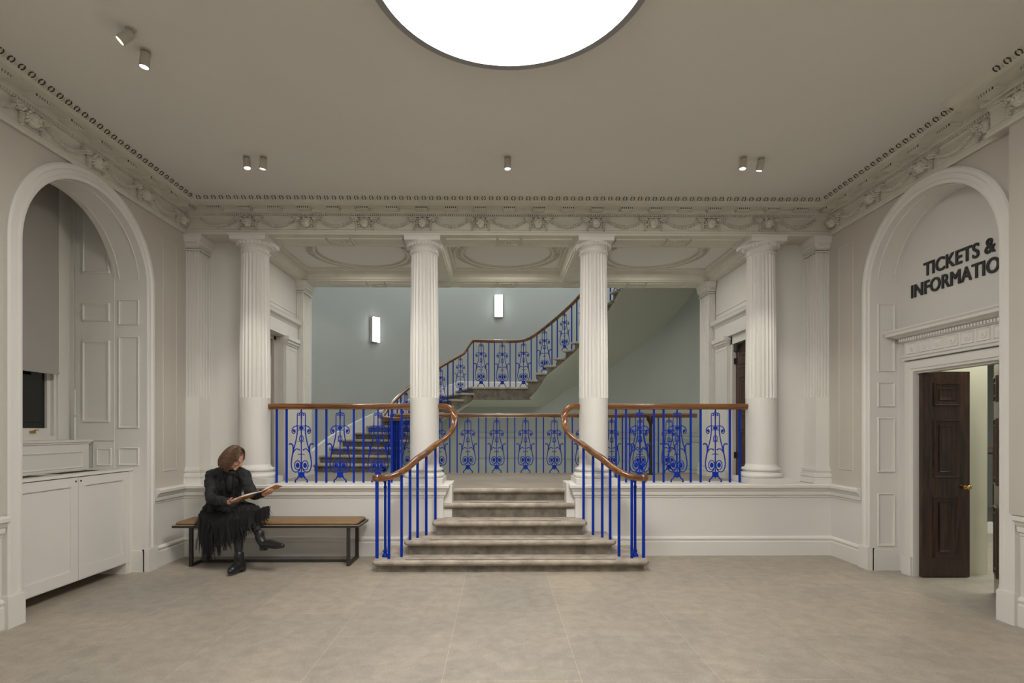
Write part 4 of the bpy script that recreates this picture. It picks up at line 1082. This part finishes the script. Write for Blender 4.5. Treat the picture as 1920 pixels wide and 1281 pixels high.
mb.ball((.02, 0, -.055), (.062, .052, .06), 16, 10); mb.ball((.068, 0, -.092), (.022, .024, .020), 12, 8)
mb.ball((.094, 0, -.02), (.014, .012, .030), 10, 7); mb.ball((.096, 0, -.036), (.014, .012, .010), 10, 7)
for s_ in (-1, 1):
    mb.ball((.062, s_ * .032, -.032), (.018, .02, .024), 10, 7); mb.ball((0, s_ * .076, -.015), (.018, .009, .03), 10, 7); mb.ball((.080, s_ * .03, .018), (.014, .022, .007), 10, 6)
mb.ball((.083, 0, -.060), (.011, .022, .006), 10, 6); mb.ball((.081, 0, -.071), (.010, .019, .007), 10, 6)
mb.xform(Mh, st)
limb(mb, [neck0, neck1, hd(-.02, 0, -.03)], [.058, .050, .05])
limb(mb, [(-3.28, 6.25, .59), (-3.27, 6.25, .75), (-3.20, 6.19, .90), (-3.16, 6.13, 1.02)], [.135, .115, .125, .09], 18)
limb(mb, [shR, (-3.17, 6.13, 1.03), shL], [.055, .07, .055])
limb(mb, [shR, elR, wrR], [.048, .038, .026]); limb(mb, [shL, elL, wrL], [.048, .038, .026])
limb(mb, [hipR, (-3.06, 6.08, .625), kneeR, (-2.76, 5.88, .49), ankR], [.095, .085, .058, .05, .033])
limb(mb, [hipL, (-3.05, 6.05, .57), kneeL, (-2.92, 5.83, .34), ankL], [.095, .085, .058, .05, .033])
def hand(w, dirv, up, thumb_side, curl):
    w = Vector(w); d_ = Vector(dirv).normalized(); u_ = Vector(up); u_ = (u_ - d_ * u_.dot(d_)).normalized(); s_ = d_.cross(u_).normalized() * thumb_side
    pc = w + d_ * .045
    for t in (-.022, -.008, .008, .022): mb.tube([w + s_ * t * .6, pc + s_ * t, pc + d_ * .035 + s_ * t], [.014, .012, .010], 8)
    for i, (off, L) in enumerate(((.026, .062), (.009, .072), (-.009, .068), (-.025, .052))):
        p0 = pc + d_ * .03 + s_ * off; a = curl
        p1 = p0 + (d_ * math.cos(a * .5) + u_ * math.sin(a * .5)) * L * .45
        p2 = p1 + (d_ * math.cos(a * 1.2) + u_ * math.sin(a * 1.2)) * L * .32
        p3 = p2 + (d_ * math.cos(a * 1.8) + u_ * math.sin(a * 1.8)) * L * .25
        mb.tube([p0 - d_ * .015, p0, p1, p2, p3], [.009, .0092, .0085, .0078, .0062], 8)
    t0 = w + d_ * .02 + s_ * .022; t1 = t0 + s_ * .028 + d_ * .022 + u_ * .008; t2 = t1 + d_ * .03 + u_ * .014 + s_ * .004
    mb.tube([t0 - s_ * .01, t0, t1, t2], [.011, .0115, .0095, .0075], 8)
hand(wrR, (.95, -.04, .25), (0, .35, 1), 1, .35)
hand(wrL, (.90, -.42, .36), (-.3, .5, .8), -1, .8)
def skinmat(c):
    if (Vector(c) - HC).length < .15 or (Vector(c) - Vector(neck1)).length < .08: return 0
    if (Vector(c) - Vector(wrR)).length < .20 and c.x > wrR[0] - .03 and c.z > .70: return 0
    if (Vector(c) - Vector(wrL)).length < .19 and c.x > wrL[0] - .02 and c.z > .76: return 0
    return 1
person = empty('person', (-2.95, 6.0, 0), 0, 'seated person in black jacket and black tulle skirt reading a book, legs crossed', 'person')
remesh_build(mb, 'body', [M['skin'], M['tights']], person, .005, 3, skinmat)
# jacket
mb = MB()
limb(mb, [(-3.33, 6.25, .60), (-3.30, 6.25, .75), (-3.21, 6.19, .90), (-3.17, 6.14, 1.01)], [.165, .142, .15, .11], 20)
limb(mb, [(-3.22, 6.22, .62), (-3.19, 6.18, .80), (-3.12, 6.14, .96)], [.13, .12, .11], 18)
limb(mb, [shR, (-3.20, 6.15, 1.04), (-3.10, 6.13, 1.04), shL], [.068, .075, .072, .064])
limb(mb, [shR, (-3.35, 6.09, .87), elR, (-3.15, 5.89, .757), (-3.03, 5.81, .753)], [.070, .066, .060, .052, .042])
limb(mb, [shL, (-2.91, 6.04, .90), elL, (-2.76, 5.95, .815), (-2.69, 5.895, .825)], [.066, .062, .056, .048, .040])
limb(mb, [(-3.42, 6.26, .66), (-3.48, 6.24, .56), (-3.50, 6.20, .52)], [.07, .065, .03]); limb(mb, [(-3.30, 6.10, .68), (-3.33, 6.05, .60), (-3.36, 6.03, .55)], [.06, .05, .02])
limb(mb, [(-3.15, 6.15, 1.04), (-3.13, 6.12, 1.085)], [.072, .066])
jk = remesh_build(mb, 'jacket', M['jacket'], person, .008, 3, None, .02, 11)
# open front: darker top underneath and lapels
mb = MB(); mb.ball((-3.115, 6.045, .93), (.055, .05, .11), 14, 10); mb.ball((-3.10, 6.06, 1.045), (.062, .055, .04), 14, 8)
remesh_build(mb, 'top', M['shirt'], person, .008, 3)
mb = MB()
for s_ in (-1, 1):
    mb.tube(cr([(-3.12 + s_ * .075, 6.045, 1.06), (-3.11 + s_ * .062, 6.00, .98), (-3.10 + s_ * .05, 6.0, .88), (-3.12 + s_ * .055, 6.02, .79)], 5), .008, 8, sq=.6)
mb.build('lapel', M['jacket'], person, True)
# skirt volume over lap
mb = MB()
limb(mb, [(-3.38, 6.24, .56), (-3.16, 6.12, .60), (-2.92, 5.99, .625), (-2.80, 5.95, .615)], [.15, .145, .11, .08], 18)
limb(mb, [(-3.28, 6.26, .56), (-3.08, 6.08, .56), (-2.94, 5.92, .50)], [.14, .13, .10], 18)
limb(mb, [(-3.10, 5.98, .50), (-3.05, 5.95, .40)], [.10, .075]); limb(mb, [(-3.38, 6.12, .53), (-3.26, 6.0, .49), (-3.16, 5.96, .42)], [.09, .09, .07])
mb2 = MB()
sk = remesh_build(mb, 'skirt', M['tulle'] if False else M['jacket'], person, .009, 2, None, .022, 14)
# hanging tulle layers
mb = MB()
edge = cr([(-3.44, 6.12, .55), (-3.38, 6.00, .54), (-3.27, 5.93, .50), (-3.12, 5.86, .48), (-2.98, 5.80, .50), (-2.84, 5.82, .55), (-2.72, 5.90, .61), (-2.68, 6.02, .63)], 16)
lens = [(0, .10), (.10, .34), (.22, .40), (.32, .38), (.42, .26), (.55, .24), (.7, .20), (.85, .13), (1, .08)]
def interp(t):
    for (a, x), (b_, y) in zip(lens, lens[1:]):
        if t <= b_: return x + (y - x) * (t - a) / (b_ - a)
    return lens[-1][1]
N_ = 520
for i in range(N_):
    t = random.random(); e_ = edge[int(t * (len(edge) - 1))]
    L = interp(t) * random.uniform(.55, 1.08); w = random.uniform(.006, .022)
    jx, jy = random.uniform(-.02, .02), random.uniform(-.05, .03); tip = (random.uniform(-.03, .05), random.uniform(-.05, .02))
    a = random.uniform(0, PI); dx, dy = math.cos(a) * w, math.sin(a) * w * .5
    rows = []
    for k_ in range(5):
        f = k_ / 4; wob = .01 * math.sin(6 * f + i)
        c_ = Vector((e_.x + jx + tip[0] * f + wob, e_.y + jy + tip[1] * f, e_.z + .05 * (1 - f) - L * f))
        q = 1 - .55 * f
        rows.append([c_ + Vector((-dx * q, -dy * q, 0)), c_ + Vector((0, -.008 * q, .004)), c_ + Vector((dx * q, dy * q, random.uniform(-.006, .006)))])
    mb.loft(rows, closed_ring=False)
# flounces lying over the lap
for i in range(240):
    u = random.random(); v = random.random(); p0 = Vector((-3.42, 6.12, .66)).lerp(Vector((-2.78, 5.93, .70)), u) + Vector((0, -.10 * v, -.02 - .06 * v))
    L = random.uniform(.08, .18); w = random.uniform(.012, .03); rows = []; an = random.uniform(-.5, .5)
    for k_ in range(5):
        f = k_ / 4; c_ = p0 + Vector((L * f * math.sin(an) * .6, -L * f * .55, -L * f * f * .9))
        rows.append([c_ + Vector((-w, 0, 0)), c_ + Vector((0, -.012, .012)), c_ + Vector((w, 0, 0))])
    mb.loft(rows, closed_ring=False)
mb.build('tulle_layers', M['tulle'], person, False)
# boots
def boot(ank, toe, heel, up):
    mb = MB(); a, t_, h = Vector(ank), Vector(toe), Vector(heel); d_ = (t_ - h).normalized(); up = Vector(up).normalized()
    limb(mb, [a + up * .055, a + up * .01, h + up * .045], [.050, .048, .046], 14)
    limb(mb, [h + up * .035, h + d_ * .08 + up * .045, h + d_ * .16 + up * .030, t_ + up * .022], [.042, .048, .043, .026], 14)
    b_ = remesh_build(mb, 'boot', M['boot'], person, .006, 2)
    s_ = MB(); L = (t_ - h).length; sd = d_.cross(up).normalized()
    pr_ = [(-.035, -.026), (-.035, .026), (.05, .03), (.14, .038), (L, .026), (L + .018, 0), (L, -.026), (.14, -.038), (.05, -.03)]
    s_.prism([h + d_ * x + sd * y + up * .0 for x, y in pr_], up * .010)
    s_.prism([h + d_ * x + sd * y - up * .0 for x, y in ((-.032, -.024), (-.032, .024), (.025, .026), (.025, -.026))], up * -.022)
    s_.build('sole', M['black'], b_)
boot(ankL, (-2.925, 5.655, .024), (-2.885, 5.835, .030), (0, 0, 1))
_d = Vector((-2.385, 5.70, .275)) - Vector((-2.625, 5.785, .27))
boot(ankR, (-2.40, 5.70, .285), (-2.63, 5.785, .262), (-.12, .12, 1))
# hair: bob
mb = MB(); st = 0
mb.ball((-.022, 0, .020), (.098, .092, .105), 18, 12); mb.ball((-.045, 0, -.045), (.075, .090, .075), 16, 10)
for s_ in (-1, 1): mb.ball((-.005, s_ * .070, -.05), (.055, .024, .07), 12, 8)
mb.xform(Mh, 0)
hair = remesh_build(mb, 'hair', M['hair'], person, .007, 2, None, .006, 30)
mb = MB()
for i in range(620):
    a = random.uniform(-2.9, 2.9); ang = PI + a * .86; ca, sa = math.cos(ang), math.sin(ang); q = random.uniform(.96, 1.05)
    end = random.uniform(-.150, -.115) if abs(a) < 2.35 else random.uniform(.0, .03)
    back = -.025 + .02 * (1 + ca)
    P = [(-.02 + .012 * ca, .012 * sa + .012, .131 * q), (-.02 + .060 * ca * q, .056 * sa * q, .118 * q), (-.02 + .100 * ca * q, .090 * sa * q, .060), (back + .112 * ca * q, .104 * sa * q, -.02), (back + .112 * ca * q, .106 * sa * q, -.09), (back + .098 * ca * q + .01, .096 * sa * q, end)]
    if end > -.05: P = P[:3] + [(-.02 + .118 * ca * q, .100 * sa * q, end)]
    c_ = cr([Vector(p_) for p_ in P], 4); n_ = len(c_); mb.tube(c_, [.0042] * (n_ - 3) + [.0034, .0024, .001], 4)
mb.xform(Mh, 0); hs = mb.build('hair_strands', M['hair'], hair, True)
# book
bk = empty('book', (-2.72, 5.87, .84), 0, 'open book with an orange and blue cover held by the seated reader', 'book')
bv = Vector((.015, .15, -.030))
eL, sp_, eR = Vector((-2.975, 5.815, .778)), Vector((-2.66, 5.815, .868)), Vector((-2.515, 5.815, .938))
nL = (sp_ - eL).cross(bv).normalized(); nL = nL if nL.z > 0 else -nL
nR = (eR - sp_).cross(bv).normalized(); nR = nR if nR.z > 0 else -nR
mb = MB(); mb.prism([eL, sp_, sp_ + bv, eL + bv], -nL * .004); mb.prism([sp_, eR, eR + bv, sp_ + bv], -nR * .004)
cv = mb.build('cover', M['orange'], bk)
mb = MB(); f = lambda a, b_: eL + (sp_ - eL) * a + bv * b_
mb.prism([f(.60, .05) - nL * .0045, f(.86, .05) - nL * .0045, f(.90, .75) - nL * .0045, f(.66, .85) - nL * .0045], -nL * .0008); mb.build('cover_print', M['cblue'], cv)
mb = MB()
def pages(a, b_, n_, bow, th_):
    rows = []
    for i in range(9):
        t = i / 8; c_ = a + (b_ - a) * t; h_ = .003 + th_ * (math.sin(PI * min(1, t * 1.0)) * .5 + .5 * (1 - abs(2 * t - 1)))
        rows.append([c_ + n_ * .0005, c_ + n_ * h_, c_ + n_ * h_ + bv * .98, c_ + bv * .98 + n_ * .0005])
    mb.loft(rows)
pages(eL + (sp_ - eL) * .02, sp_, nL, 0, .012); pages(sp_, eR - (eR - sp_) * .02, nR, 0, .012)
mb.build('pages', M['page'], bk, True, 40)

# ------------------------------------------------------------------ world and camera
w = bpy.data.worlds.new('World'); sc.world = w; w.use_nodes = True
w.node_tree.nodes['Background'].inputs['Color'].default_value = (.02, .02, .022, 1)
cam = bpy.data.cameras.new('camera'); co = bpy.data.objects.new('camera', cam); C.objects.link(co)
cam.sensor_width = 36; cam.sensor_fit = 'HORIZONTAL'; cam.lens = 1015 / 1920 * 36
co.location = (-.13, 0, 1.53); co.rotation_euler = (PI / 2, 0, -.0094)
cam.shift_x = (960 - 944.54) / 1920; cam.shift_y = (805 - 640.5) / 1920
cam.clip_start = .05; cam.clip_end = 100
sc.camera = co
